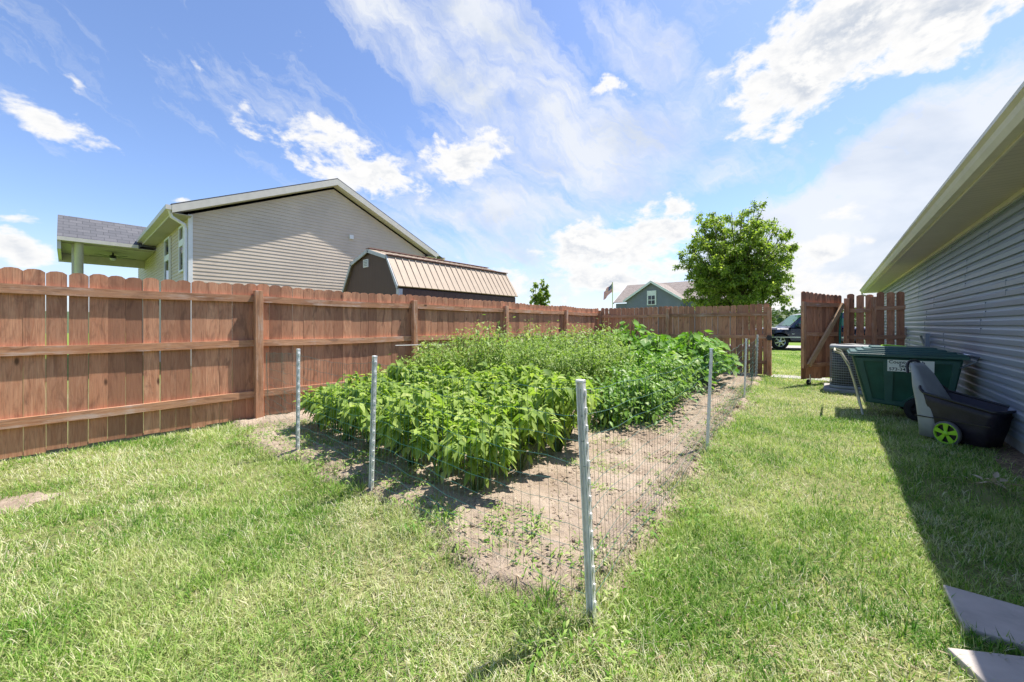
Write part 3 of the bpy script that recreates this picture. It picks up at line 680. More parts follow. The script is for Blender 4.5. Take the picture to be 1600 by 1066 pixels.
# ------------------------------------------------------------------ foliage generators
def rotz(v, a):
    c, s_ = np.cos(a), np.sin(a); return np.stack([v[:, 0] * c - v[:, 1] * s_, v[:, 0] * s_ + v[:, 1] * c, v[:, 2]], 1)
LT = np.array([(0, 0, 0), (.33, -.5, .07), (.33, 0, 0), (.33, .5, .07), (.70, -.36, .05), (.70, 0, 0), (.70, .36, .05), (1, 0, 0)])
LF = np.array([(0, 1, 2), (0, 2, 3), (2, 1, 4), (2, 4, 5), (2, 5, 6), (2, 6, 3), (5, 4, 7), (5, 7, 6)])
ST = np.array([(0, 0, 0), (.45, -.5, .08), (.45, .5, .08), (1, 0, 0)]); SF = np.array([(0, 1, 2), (1, 3, 2)])
def leaves(P, az, pitch, L, Wd, droop, roll=None, tmpl=LT, tri=LF):
    """P (n,3) base points, az heading, pitch (up +) of the leaf, L length, Wd width ratio"""
    n = len(P); k = len(tmpl); t = tmpl[None, :, 0] * L[:, None]; s_ = tmpl[None, :, 1] * (L * Wd)[:, None]; h = tmpl[None, :, 2] * (L * Wd)[:, None] * 2
    if roll is None: roll = rng.normal(0, .35, n)
    sy = s_ * np.cos(roll)[:, None] - h * np.sin(roll)[:, None]; sz = s_ * np.sin(roll)[:, None] + h * np.cos(roll)[:, None]
    cp, sp_ = np.cos(pitch)[:, None], np.sin(pitch)[:, None]
    fx = t * cp - sz * sp_; fz = t * sp_ + sz * cp - (droop[:, None] * tmpl[None, :, 0] ** 2) * L[:, None]
    ca, sa = np.cos(az)[:, None], np.sin(az)[:, None]
    V = np.stack([P[:, None, 0] + fx * ca - sy * sa, P[:, None, 1] + fx * sa + sy * ca, P[:, None, 2] + fz], -1).reshape(-1, 3)
    T = (tri[None] + (np.arange(n) * k)[:, None, None]).reshape(-1, 3)
    return V, T, k
def stems_mb(lst):
    mb = MB()
    for pts, r in lst: mb.tube(pts, r, 5, cap=False)
    return mb
def pepper_proto(seed, Rr=.30, H=.66, nl=260):
    global rng; rng = np.random.default_rng(seed); random.seed(seed)
    r = thing('leafy_garden_plant', (0, 0, 0), 'x', 'plant')
    st = []; P = []; A = []; Pi = []
    nb = 13
    for b in range(nb):
        a = b * 2.4 + random.uniform(-.3, .3); rad = Rr * math.sqrt((b + .5) / nb) * random.uniform(.8, 1.1); hh = H * random.uniform(.78, 1.0) * (1 - .30 * (rad / Rr) ** 2)
        tip = Vector((math.cos(a) * rad, math.sin(a) * rad, hh)); mid = Vector((tip.x * .45, tip.y * .45, hh * .55))
        st.append(([(0.02 * math.cos(a), .02 * math.sin(a), 0), mid, tip], [.007, .005, .003]))
        m_ = nl // nb
        for k in range(m_):
            q = random.random() ** .55; p = mid.lerp(tip, q) if q > .25 else Vector((tip.x * .3, tip.y * .3, hh * .35)).lerp(mid, q * 3)
            aa = a * .25 + random.uniform(-math.pi, math.pi)
            if random.random() < .55: aa = a + random.gauss(0, .9)
            P.append(p + Vector((random.gauss(0, .025), random.gauss(0, .025), random.gauss(0, .02)))); A.append(aa); Pi.append(random.gauss(-.15, .45) + (.35 if q > .9 else 0))
    n = len(P); L = rng.uniform(.055, .12, n)
    V, T, k = leaves(np.array([tuple(p) for p in P]), np.array(A), np.array(Pi), L, rng.uniform(.42, .56, n), rng.uniform(.25, .75, n))
    rn = np.repeat(np.clip(rng.normal(.5, .22, n), 0, 1), k)
    npmesh('foliage', V, T, M_pepper, r, rn); stems_mb(st).build('stem', M_stem, r)
    return r
def wisp_proto(seed, Rr=.40, H=1.0, nl=2300):
    global rng; rng = np.random.default_rng(seed); random.seed(seed)
    r = thing('tall_garden_plant', (0, 0, 0), 'x', 'plant'); st = []; P = []; A = []; Pi = []
    nb = 20
    for b in range(nb):
        a = b * 2.4; rad = Rr * math.sqrt((b + .5) / nb) * random.uniform(.7, 1.15); hh = H * random.uniform(.55, 1.05) * (1 - .25 * (rad / Rr) ** 2)
        tip = Vector((math.cos(a) * rad, math.sin(a) * rad, hh)); mid = Vector((tip.x * .5, tip.y * .5, hh * .6))
        st.append(([(0, 0, 0), mid, tip], [.006, .005, .0025]))
        for k in range(nl // nb):
            q = random.random() ** .7; p = Vector((0, 0, 0)).lerp(mid, .4 + .6 * q * 2) if q < .5 else mid.lerp(tip, (q - .5) * 2)
            dd = Vector((random.gauss(0, .055), random.gauss(0, .055), random.gauss(0, .05)))
            P.append(p + dd); A.append(math.atan2(dd.y, dd.x) + random.gauss(0, .5)); Pi.append(random.gauss(.05, .5))
    n = len(P); L = rng.uniform(.035, .085, n)
    V, T, k = leaves(np.array([tuple(p) for p in P]), np.array(A), np.array(Pi), L, rng.uniform(.28, .48, n), rng.uniform(.1, .5, n), tmpl=ST, tri=SF)
    npmesh('foliage', V, T, M_wisp, r, np.repeat(np.clip(rng.normal(.52, .24, n), 0, 1), k)); stems_mb(st).build('stem', M_stem, r)
    return r
def tomato_proto(seed, Rr=.42, H=.62, nl=900):
    global rng; rng = np.random.default_rng(seed); random.seed(seed)
    r = thing('sprawling_garden_plant', (0, 0, 0), 'x', 'plant'); st = []; P = []; A = []; Pi = []
    nb = 24
    for b in range(nb):
        a = b * 2.4; rad = Rr * math.sqrt((b + .5) / nb) * random.uniform(.8, 1.2); hh = H * random.uniform(.6, 1.05) * (1 - .55 * (rad / Rr) ** 2)
        tip = Vector((math.cos(a) * rad, math.sin(a) * rad, max(.05, hh))); mid = Vector((tip.x * .5, tip.y * .5, hh * .8))
        st.append(([(0, 0, 0), mid, tip], [.007, .005, .003]))
        for k in range(nl // nb):
            q = random.random(); p = Vector((0, 0, .02)).lerp(mid, q * 2) if q < .5 else mid.lerp(tip, (q - .5) * 2)
            dd = Vector((random.gauss(0, .06), random.gauss(0, .06), random.gauss(.01, .05)))
            P.append(p + dd); A.append(math.atan2(dd.y, dd.x) + random.gauss(0, .6)); Pi.append(random.gauss(-.1, .5))
    n = len(P); L = rng.uniform(.045, .10, n); Pa = np.array([tuple(p) for p in P]); Pa[:, 2] = np.maximum(Pa[:, 2], .02)
    V, T, k = leaves(Pa, np.array(A), np.array(Pi), L, rng.uniform(.35, .55, n), rng.uniform(.1, .6, n))
    npmesh('foliage', V, T, M_tomato, r, np.repeat(np.clip(rng.normal(.5, .26, n), 0, 1), k)); stems_mb(st).build('stem', M_stem, r)
    return r
SQT = []
for i in range(9):
    a = -math.pi * .86 + i * (2 * math.pi * .86) / 8; rr_ = .5 * (1 + .16 * math.cos(a * 5)); SQT.append((.42 + rr_ * math.cos(a), rr_ * math.sin(a), .10))
SQT = np.array([(.30, 0, 0)] + SQT); SQF = np.array([(0, i + 1, i + 2) for i in range(8)])
def squash_proto(seed, Rr=.6, H=.75, nl=170):
    global rng; rng = np.random.default_rng(seed); random.seed(seed)
    r = thing('squash_plant', (0, 0, 0), 'x', 'plant'); st = []; P = []; A = []; Pi = []
    for k in range(nl):
        a = k * 2.4 + random.uniform(-.2, .2); rad = Rr * math.sqrt((k + .5) / nl) * random.uniform(.85, 1.1); hh = H * (1 - .6 * (rad / Rr) ** 2) * random.uniform(.65, 1.05)
        tip = Vector((math.cos(a) * rad, math.sin(a) * rad, max(.06, hh))); st.append(([(tip.x * .25, tip.y * .25, 0), (tip.x * .7, tip.y * .7, hh * .8), tip], [.008, .006, .004]))
        P.append(tip); A.append(a + random.gauss(0, .5)); Pi.append(random.gauss(-.25, .3))
    n = len(P); L = rng.uniform(.09, .165, n)
    V, T, kk = leaves(np.array([tuple(p) for p in P]), np.array(A), np.array(Pi), L, rng.uniform(.9, 1.15, n), rng.uniform(.15, .45, n), tmpl=SQT, tri=SQF)
    npmesh('foliage', V, T, M_squash, r, np.repeat(np.clip(rng.normal(.5, .26, n), 0, 1), kk)); stems_mb(st).build('stem', M_stem, r)
    return r
ORD = ['first', 'second', 'third', 'fourth', 'fifth', 'sixth', 'seventh', 'eighth', 'ninth', 'tenth', 'eleventh', 'twelfth', 'thirteenth', 'fourteenth']
def plant_rows(protos, rows, desc, group, cat='garden plant'):
    used = set(); cnt = 0
    for ri, (y0, y1, x0, x1, n, sc) in enumerate(rows):
        for i in range(n):
            q = (i + .5) / n; pi = (ri * 5 + i * 3) % len(protos)
            if pi in used: o = copy_tree(protos[pi])
            else: o = protos[pi]; used.add(pi)
            s_ = sc * random.uniform(.88, 1.12)
            o.location = (x0 + (x1 - x0) * q + random.uniform(-.06, .06), y0 + (y1 - y0) * q + random.uniform(-.07, .07), .01)
            o.rotation_euler = (0, 0, random.uniform(0, 6.28)); o.scale = (s_, s_, s_ * random.uniform(.92, 1.08))
            o['label'] = desc % (ORD[i], ORD[ri]); o['category'] = cat; o['group'] = group; cnt += 1
    for k, p in enumerate(protos):
        if k not in used:
            for c in list(p.children): bpy.data.objects.remove(c)
            bpy.data.objects.remove(p)
random.seed(4)
pp = [pepper_proto(100 + i, .30 + .02 * i, .62 + .03 * (i % 3), 430) for i in range(5)]
random.seed(12)
plant_rows(pp, [(1.98, 2.05, -4.95, -1.85, 8, .98), (2.5, 2.5, -5.05, -1.80, 8, 1.06), (3.05, 3.05, -5.2, -1.82, 8, 1.1), (3.6, 3.6, -4.5, -2.0, 6, 1.12), (4.15, 4.15, -3.9, -2.5, 4, 1.08)],
           'bright green bushy plant, %s from the left in the %s row behind the front wire', 'broad leaved plants in the front of the garden')
wp_ = [wisp_proto(200 + i, .36 + .04 * i, .98 + .07 * i) for i in range(4)]
random.seed(13)
plant_rows(wp_, [(3.75, 3.75, -5.6, -4.5, 2, 1.0), (4.25, 4.25, -5.6, -3.8, 3, 1.0), (4.75, 4.75, -5.5, -2.7, 5, 1.0), (5.4, 5.4, -5.2, -2.8, 5, 1.02), (6.2, 6.2, -5.25, -2.9, 5, 1.08), (7.0, 7.0, -5.3, -3.0, 5, 1.1), (7.9, 7.9, -5.3, -3.6, 4, 1.05)],
           'tall feathery pale green plant, %s from the left in the %s feathery row', 'feathery plants in the middle of the garden')
tp = [tomato_proto(300 + i, .40 + .04 * i, .62 + .04 * i) for i in range(4)]
random.seed(14)
plant_rows(tp, [(4.3, 4.3, -2.25, -2.0, 1, 1.1), (4.9, 4.9, -2.4, -1.75, 2, 1.1), (5.6, 5.6, -2.55, -1.75, 2, 1.15), (6.3, 6.3, -2.7, -1.85, 2, 1.15), (7.0, 7.0, -2.8, -1.95, 2, 1.1)],
           'sprawling dark green plant beside the dirt strip, %s from left in %s row', 'sprawling plants at the right of the garden')
sp_ = [squash_proto(400 + i, .58 + .05 * i, .72 + .08 * i) for i in range(4)]
random.seed(15)
plant_rows(sp_, [(7.7, 7.7, -3.3, -1.9, 2, .85), (8.4, 8.4, -4.1, -1.85, 3, 1.0), (9.2, 9.2, -4.4, -2.0, 3, 1.22), (10.1, 10.0, -4.7, -2.1, 3, 1.25)],
           'broad leaved squash plant, %s from left in the %s row of the back mound', 'squash plants by the back fence')
# a few tall loose stalks above the mass
stk = wisp_proto(250, .13, 1.45, 260); stk.name = 'weed_stalk'
spots = [((826, 0), 8.4, .95)]
for i, ((px, _), t_, s_) in enumerate(spots):
    o = stk if i == 0 else copy_tree(stk); p = atd(px, 508, t_); o.location = (p.x, p.y, 0); o.scale = (1, 1, s_); o.rotation_euler[2] = i * 1.7
    o['label'] = 'tall thin weed stalk rising above the feathery plants against the fence'; o['category'] = 'weed'
# white rods in the garden
for (a, b, lab, dd) in (((618, 540), (702, 538), 'pale thin rod lying level in front of the third fence post', 6.6), ((895, 534), (938, 533), 'pale thin rod near the fence corner', 10.2)):
    A = atd(a[0], a[1], dd); B = atd(b[0], b[1], dd + .2); mb = MB(); mb.tube([A, B], .0065, 6); mb.tube([B, Vector((B.x, B.y, 0))], .006, 6)
    tag(mb.build('garden_rod', M_white, loc=(A.x, A.y, 0)), lab, 'rod')

# ------------------------------------------------------------------ trees
def tree_build(root, H, trunk_h, cz, rx, rz_, nleaf, lsize, seed, npri=9, flat=1.0, rtr=.12):
    global rng; rng = np.random.default_rng(seed); random.seed(seed)
    base = Vector(root.location); mb = MB(); mb.tube([base, base + Vector((.05, .02, trunk_h)), base + Vector((0, 0, cz))], [rtr, rtr * .8, rtr * .5], 10, cap=False)
    limbs = []; 
    for i in range(npri * 4):
        a = i * 2.4; e = math.asin(-.72 + 1.68 * ((i + .5) / (npri * 4))); d = Vector((math.cos(a) * math.cos(e) * rx, math.sin(a) * math.cos(e) * rx, math.sin(e) * rz_))
        d *= random.uniform(.80, 1.06); s0 = base + Vector((0, 0, trunk_h + (cz - trunk_h) * random.uniform(.1, 1)))
        tip = base + Vector((0, 0, cz)) + d; mid = s0.lerp(tip, .5) + Vector((random.gauss(0, .15), random.gauss(0, .15), -.1 * rz_ * .3))
        mb.tube([s0, mid, tip], [rtr * .42, rtr * .22, .012], 6, cap=False); limbs.append((s0, mid, tip))
    tw = []
    for (s0, mid, tip) in limbs:
        for j in range(8):
            q = random.uniform(.3, 1); p = s0.lerp(mid, q * 2) if q < .5 else mid.lerp(tip, q * 2 - 1)
            dv = Vector((random.gauss(0, 1), random.gauss(0, 1), random.gauss(.25, .7))).normalized() * random.uniform(.25, .62) * rx * .30
            mb.tube([p, p + dv], [.014, .006], 4, cap=False); tw.append((p, p + dv))
    mb.build('trunk', M_bark, root)
    k = nleaf // len(tw); P = []
    for (a_, b_) in tw:
        for j in range(int(k * random.uniform(.5, 1.6))):
            q = random.uniform(.1, 1.15); P.append(tuple(a_.lerp(b_, q) + Vector((random.gauss(0, .09), random.gauss(0, .09), random.gauss(0, .08))) * (rx / 3)))
    P = np.array(P) - np.array(base); n = len(P); L = rng.uniform(.7, 1.35, n) * lsize
    V, T, kk = leaves(P, rng.uniform(0, 6.28, n), rng.normal(-.2, .5, n), L, rng.uniform(.5, .7, n), rng.uniform(.1, .5, n), tmpl=ST, tri=SF)
    npmesh('crown', V, T, M_tree, root, np.repeat(np.clip(rng.normal(.5, .25, n), 0, 1), kk))
tz = 22.0; tb = atd(1150, 508, tz)
tr = thing('shade_tree', (tb.x, tb.y, 0), 'big rounded green tree standing behind the right part of the back fence', 'tree')
tree_build(tr, 8.6, 1.7, 4.7, 3.1, 3.8, 52000, .15, 31, npri=26)
tb = atd(845, 508, 26); t2 = thing('young_tree', (tb.x, tb.y, 0), 'small treetop showing over the left fence beside the shed', 'tree')
tree_build(t2, 4.6, 1.6, 3.4, .75, 1.25, 2600, .17, 37, npri=5, rtr=.06)
# distant woodland
def woodland():
    global rng; rng = np.random.default_rng(77); n = 34000
    azs = rng.uniform(-.62, .95, n); lay = rng.uniform(0, 1, n); D = 95 + 130 * lay
    bx_ = np.sin(azs + 0) * D; by_ = np.cos(azs) * D; X = bx_ * CA - by_ * SA; Y = bx_ * SA + by_ * CA
    top = 1.2 + D * .021 + (fbm(X, Y, .05) - .4) * 4 + (fbm(X + 31, Y, .2) - .5) * 2
    Z = rng.uniform(0, 1, n) ** .75 * top
    L = rng.uniform(.8, 2.0, n) * (D / 130)
    V, T, k = leaves(np.stack([X, Y, Z], 1), rng.uniform(0, 6.28, n), rng.normal(.2, .6, n), L, rng.uniform(.6, .9, n), rng.uniform(0, .4, n), tmpl=ST, tri=SF)
    o = npmesh('far_woodland', V, T, M_wood, None, np.repeat(np.clip(rng.normal(.5, .25, n), 0, 1), k)); tag(o, 'low line of far off woods seen through the gate opening', 'woodland', kind='stuff')
woodland()
mb = MB()
n = 60
for i in range(n):
    a0 = -.9 + 2.1 * i / n; a1 = -.9 + 2.1 * (i + 1) / n
    def hp(a, D, z): x, y = math.sin(a) * D, math.cos(a) * D; return (x * CA - y * SA, x * SA + y * CA, z + (0 if z <= 0 else 1.4 * math.sin(a * 5)))
    mb.face([hp(a0, 90, -.1), hp(a1, 90, -.1), hp(a1, 160, 3.2), hp(a0, 160, 3.2)], True); mb.face([hp(a0, 160, 3.2), hp(a1, 160, 3.2), hp(a1, 260, 6.0), hp(a0, 260, 6.0)], True)
tag(mb.build('hills', M_wood), kind='structure')

# ------------------------------------------------------------------ pickup truck
def truck():
    c = atd(1207, 541, 20.2); r = thing('pickup_truck', (c.x, c.y, .03), 'dark navy pickup truck parked on the driveway beyond the gate', 'truck', rz=0)
    # local frame: +X = towards the rear (right in the view), +Y = away
    ang = YAW * 0.62; M0 = Matrix.Translation(Vector((c.x, c.y, .03))) @ Matrix.Rotation(ang, 4, 'Z')
    def mk(): m = MB(); m.M = M0; return m
    yw = .98
    # body built from cross sections along X: front axle at x=0
    def arch(cx, x): 
        d = abs(x - cx); return math.sqrt(max(0, .46 ** 2 - d ** 2)) if d < .46 else 0
    xs = sorted(set([round(-.95 + i * .05, 3) for i in range(0, 115)]))
    top = lambda x: 1.02 + .08 * min(1, (x + .95) / .5) if x < .5 else 1.13
    mb = mk(); rows = []
    for x in xs:
        zb = max(.42, .40 + (arch(0, x) + .0) if arch(0, x) > 0 else .42, .40 + arch(3.65, x) if arch(3.65, x) > 0 else .42)
        nose = max(0, (-.6 - x)) * .5; tp_ = top(x) - nose * .2; w = yw - max(0, -.7 - x) * .5
        sec = [(-w + .04, zb), (-w, zb + .03), (-w - .0, .80), (-w + .04, tp_ - .08), (-w + .14, tp_), (0, tp_ + .03), (w - .14, tp_), (w - .04, tp_ - .08), (w, .80), (w, zb + .03), (w - .04, zb)]
        if zb > .80: sec = [(a, max(z_, zb)) for a, z_ in sec]
        rows.append([Vector((x, a, z_)) for a, z_ in sec])
    for A, B in zip(rows[:-1], rows[1:]):
        for k in range(len(A) - 1): mb.face([A[k], B[k], B[k + 1], A[k + 1]], False)
    mb.face(rows[0]); mb.face(list(reversed(rows[-1])))
    body = mb.build('body', M_truck, r)
    mb = mk(); cab = [(.42, 1.12), (1.12, 1.78), (1.42, 1.86), (3.0, 1.86), (3.12, 1.80), (3.2, 1.12)]
    mb.prism([(a, -.80 if z_ > 1.3 else -.93, z_) for a, z_ in cab], (0, 0, 0)) if False else None
    L_ = [Vector((a, -(.72 if z_ > 1.3 else .92), z_)) for a, z_ in cab]; R_ = [Vector((p.x, -p.y, p.z)) for p in L_]
    mb.face(L_); mb.face(list(reversed(R_)))
    for i in range(len(L_) - 1): mb.face([L_[i], R_[i], R_[i + 1], L_[i + 1]])
    mb.build('cab', M_truck, r)
    mb = mk()
    def side(pts):
        for sg in (-1, 1):
            mb.face([Vector((a, sg * (.935 - (z_ - 1.12) * .31), z_)) for a, z_ in pts])
    side([(.68, 1.2), (1.20, 1.72), (2.05, 1.76), (2.05, 1.2)]); side([(2.13, 1.2), (2.13, 1.76), (2.92, 1.76), (3.05, 1.2)])
    mb.face([(.49, -.80, 1.21), (.49, .80, 1.21), (1.09, .68, 1.775), (1.09, -.68, 1.775)]); mb.build('window', simple('green tinted glass', (.05, .16, .09), .06, .7, var=.1, bs=0), r)
    mb = mk(); mb.box(-.4, 4.6, -.995, -.985, .60, .66); mb.box(-1.02, -.93, -.85, .85, .45, .66); mb.box(.5, .62, -1.0, -.985, .78, .82)
    mb.build('trim', M_chrome, r)
    mb = mk(); mb.box(.75, .93, -1.16, -.95, 1.16, 1.34); mb.build('mirror', M_truck, r, bevel=.02)
    mb = mk(); mb.box(-.96, -.78, -.95, -.70, .82, .98); mb.build('headlight', M_white, r)
    mb = mk(); mb.box(1.88, 2.04, -.998, -.98, .98, 1.01); mb.build('door_handle', M_chrome, r)
    for wx in (0, 3.65):
        for sg in (-1, 1):
            mb = mk(); prof = [(.25, -.13), (.36, -.13), (.395, -.10), (.395, .10), (.36, .13), (.25, .13)]
            mb.lathe(prof, (wx, sg * .86, .395), (0, 1, 0), 28); tw = mb.build('wheel', M_tyre, r)
            mb = mk(); cc = Vector((wx, sg * (.86 + .10), .395)); mb.lathe([(.25, .02 * sg), (.255, .03 * sg), (.22, -.02 * sg), (.21, -.05 * sg)], cc, (0, 1, 0), 28); mb.lathe([(0, .02 * sg), (.06, .02 * sg), (.07, -.02 * sg)], cc, (0, 1, 0), 14)
            for k in range(6):
                a = k * math.pi / 3 + .3; d = Vector((math.cos(a), 0, math.sin(a))); mb.bar(cc + d * .05, cc + d * .235, .07, .03, up=(0, 1, 0))
            mb.build('rim', M_chrome, tw)
            mb = mk(); mb.lathe([(0, 0), (.24, 0)], (wx, sg * .86 + sg * .04, .395), (0, 1, 0), 20); mb.build('brake_disc', M_black, tw)
    mb = mk(); mb.box(-.5, 4.4, -.7, .7, .35, .5); mb.build('chassis', M_black, r)
truck()

# ------------------------------------------------------------------ air conditioner
ac = Vector((.33, 9.9, 0)); A_ = thing('air_conditioner', (ac.x, ac.y, 0), 'grey round cornered air conditioner unit between the gate and the green trash cart', 'air conditioner')
def rsq(h, r, n=8):
    pts = []
    for q, (sx, sy) in enumerate(((1, 1), (-1, 1), (-1, -1), (1, -1))):
        for i in range(n + 1):
            a = q * math.pi / 2 + i / n * math.pi / 2; pts.append(((h - r) * sx + r * math.cos(a), (h - r) * sy + r * math.sin(a)))
    return pts
def ringm(mb, c, secs, capt=True, capb=True):
    rings = [[Vector((c.x + a, c.y + b, z_)) for a, b in rsq(h, r)] for h, r, z_ in secs]
    for A, B in zip(rings[:-1], rings[1:]):
        for k in range(len(A)):
            j = (k + 1) % len(A); mb.face([A[k], A[j], B[j], B[k]], True)
    if capt: mb.face(rings[-1])
    if capb: mb.face(list(reversed(rings[0])))
mb = MB(); mb.box(ac.x - .46, ac.x + .46, ac.y - .46, ac.y + .46, -.02, .06); mb.build('base_pad', M_conc, A_, bevel=.01)
mb = MB(); ringm(mb, ac, [(.335, .14, .09), (.335, .14, .84)]); mb.build('coil', simple('dark coil fins', (.10, .105, .105), .6, .3, var=.3, scale=40), A_)
mb = MB(); ringm(mb, ac, [(.37, .16, .065), (.37, .16, .12), (.345, .15, .125)], capt=False); mb.build('casing', M_grey, A_); mb = MB(); ringm(mb, ac, [(.345, .15, .81), (.37, .16, .815), (.37, .16, .87), (.35, .15, .895), (.26, .2, .90)]); mb.build('casing', M_grey, A_)
mb = MB()
P_ = rsq(.362, .155, 8); n = len(P_)
for z_ in np.arange(.15, .81, .046):
    mb.tube([(ac.x + a, ac.y + b, z_) for a, b in P_ + [P_[0]]], .0045, 4, cap=False)
import itertools
per = [0]
for i in range(n): a, b = P_[i], P_[(i + 1) % n]; per.append(per[-1] + math.hypot(a[0] - b[0], a[1] - b[1]))
for s_ in np.arange(0, per[-1], .034):
    i = max(j for j in range(n + 1) if per[j] <= s_); i = min(i, n - 1); a, b = P_[i], P_[(i + 1) % n]; f_ = (s_ - per[i]) / max(1e-6, per[i + 1] - per[i])
    x, y = a[0] + (b[0] - a[0]) * f_, a[1] + (b[1] - a[1]) * f_; mb.tube([(ac.x + x * .995, ac.y + y * .995, .12), (ac.x + x * .995, ac.y + y * .995, .81)], .0016, 4, cap=False)
mb.build('louvre_grille', simple('grille grey', (.32, .335, .335), .5), A_)
mb = MB()
for rr_ in np.arange(.05, .27, .022): mb.tube([(ac.x + rr_ * math.cos(a), ac.y + rr_ * math.sin(a), .905) for a in np.linspace(0, 2 * math.pi, 25)], .003, 4, cap=False)
mb.build('fan_guard', M_black, A_)
# green hose end by the gate hinge
mb = MB(); q = Vector((.13, BY - .3, 0)); mb.tube([q, q + Vector((0, 0, 1.2)), q + Vector((.02, 0, 1.55))], .02, 8); tag(mb.build('garden_stake', simple('teal plastic', (.03, .22, .18), .5), loc=tuple(q)), 'teal green stake standing at the gate hinge behind the air conditioner', 'stake')

# ------------------------------------------------------------------ green trash cart
tc = Vector((.72, 7.62, 0)); T_ = thing('trash_cart', tuple(tc), 'large dark green lidded trash cart with a white sign, beside the slate wall', 'trash cart')
def frustum(mb, z0, a0, z1, a1, smooth=False, caps=(True, True)):
    """a = (x0,x1,y0,y1) rectangle at each height"""
    q = lambda a, z_: [Vector((tc.x + a[0], tc.y + a[2], z_)), Vector((tc.x + a[1], tc.y + a[2], z_)), Vector((tc.x + a[1], tc.y + a[3], z_)), Vector((tc.x + a[0], tc.y + a[3], z_))]
    A, B = q(a0, z0), q(a1, z1)
    for k in range(4): j = (k + 1) % 4; mb.face([A[k], A[j], B[j], B[k]])
    if caps[0]: mb.face(list(reversed(A)))
    if caps[1]: mb.face(B)
# side profile (front face towards -y), sloped ends, raised bottom over the wheel
bz0, bz1 = .20, .86
bot = [(-.36, .20), (.12, .17), (.30, .30), (.46, .34)]; topx = [(-.50, .84), (.53, .84)]
yf0, yf1 = -.34, -.42; yb0, yb1 = .34, .42
def bp(x, z_, side):
    q = (z_ - .17) / .67; return Vector((tc.x + x, tc.y + (-1 if side == 0 else 1) * (.33 + .08 * q), z_))
outl = [(-.50, .84), (-.36, .20), (.02, .17), (.16, .29), (.46, .36), (.53, .84)]
mb = MB(); Fr = [bp(x, z_, 0) for x, z_ in outl]; Bk = [bp(x, z_, 1) for x, z_ in outl]
mb.face(Fr); mb.face(list(reversed(Bk)))
for k in range(len(outl)): j = (k + 1) % len(outl); mb.face([Fr[j], Fr[k], Bk[k], Bk[j]])
body = mb.build('body', M_green, T_, bevel=.012)
mb = MB()
def pad(o, th=.028):       # raised ribs / frames on the front face
    mb.prism([bp(x, z_, 0) + Vector((0, .004, 0)) for x, z_ in o], (0, -th, 0))
pad([(-.47, .82), (-.33, .215), (-.285, .215), (-.40, .82)]); pad([(-.19, .82), (-.17, .20), (-.10, .20), (-.09, .82)]); pad([(.44, .82), (.40, .40), (.45, .40), (.50, .82)])
pad([(-.40, .82), (-.395, .78), (-.19, .78), (-.19, .82)]); pad([(-.09, .82), (-.09, .78), (.44, .78), (.44, .82)]); pad([(-.285, .215), (-.295, .255), (-.17, .245), (-.17, .20)])
pad([(-.10, .20), (-.10, .25), (.08, .25), (.22, .40), (.24, .46), (.40, .46), (.40, .40), (.28, .37), (.12, .19)]) if False else None
pad([(-.10, .195), (-.10, .25), (-.01, .24), (.02, .18)]); pad([(-.01, .24), (.12, .37), (.16, .305), (.02, .18)]); pad([(.12, .37), (.40, .44), (.40, .365), (.16, .305)])
mb.build('rib', M_greenlid, body, bevel=.004)
mb = MB(); frustum(mb, .845, (-.545, .575, -.455, .455), .885, (-.545, .575, -.455, .455)); rim = mb.build('rim', M_greenlid, T_, bevel=.008)
mb = MB(); a = [-.53, .56, -.44, .44]; z_ = .887
for k in range(4):
    frustum(mb, z_, a, z_ + .022, [a[0] + .012, a[1] - .012, a[2] + .012, a[3] - .012]); z_ += .0225; a = [a[0] + .075, a[1] - .075, a[2] + .06, a[3] - .06]
mb.build('lid', M_greenlid, T_, bevel=.003)
mb = MB(); x0 = tc.x - .56
for sy in (-.40, .40):
    mb.tube([(x0 - .13, tc.y + sy, .90), (x0 - .06, tc.y + sy, .87), (x0 + .03, tc.y + sy - .03 * (1 if sy < 0 else -1), .68), (x0 + .10, tc.y + sy * .95, .40), (x0 + .17, tc.y + sy * .9, .02)], .014, 8)
mb.tube([(x0 - .13, tc.y - .40, .90), (x0 - .13, tc.y + .40, .90)], .014, 8)
mb.build('frame_leg', simple('cream pipe', (.50, .47, .36), .5, metal=.3), T_)
mb = MB(); x1 = tc.x + .575
for sy in (-.40, .30): mb.tube([(x1 - .02, tc.y + sy, .90), (x1 + .08, tc.y + sy, .88), (x1 + .06, tc.y + sy, .83), (x1 - .08, tc.y + sy, .74)], .012, 8)
mb.tube([(x1 + .08, tc.y - .40, .88), (x1 + .08, tc.y + .30, .88)], .012, 8); mb.build('handle', M_chrome, T_)
for sy in (-.40, .40):
    mb = MB(); c = Vector((tc.x + .17, tc.y + sy, .165)); mb.lathe([(.10, -.03), (.15, -.035), (.165, -.02), (.165, .02), (.15, .035), (.10, .03)], c, (0, 1, 0), 26); w_ = mb.build('wheel', M_tyre, T_)
    mb = MB(); mb.lathe([(0, -.02), (.03, -.02), (.04, 0), (.10, 0), (.10, .02), (0, .02)], c, (0, 1, 0), 18)
    for k in range(6): a_ = k * math.pi / 3; d = Vector((math.cos(a_), 0, math.sin(a_))); mb.bar(c + d * .03 + Vector((0, -.012, 0)), c + d * .10 + Vector((0, -.012, 0)), .02, .012, up=(0, 1, 0))
    mb.build('rim', M_black, w_)
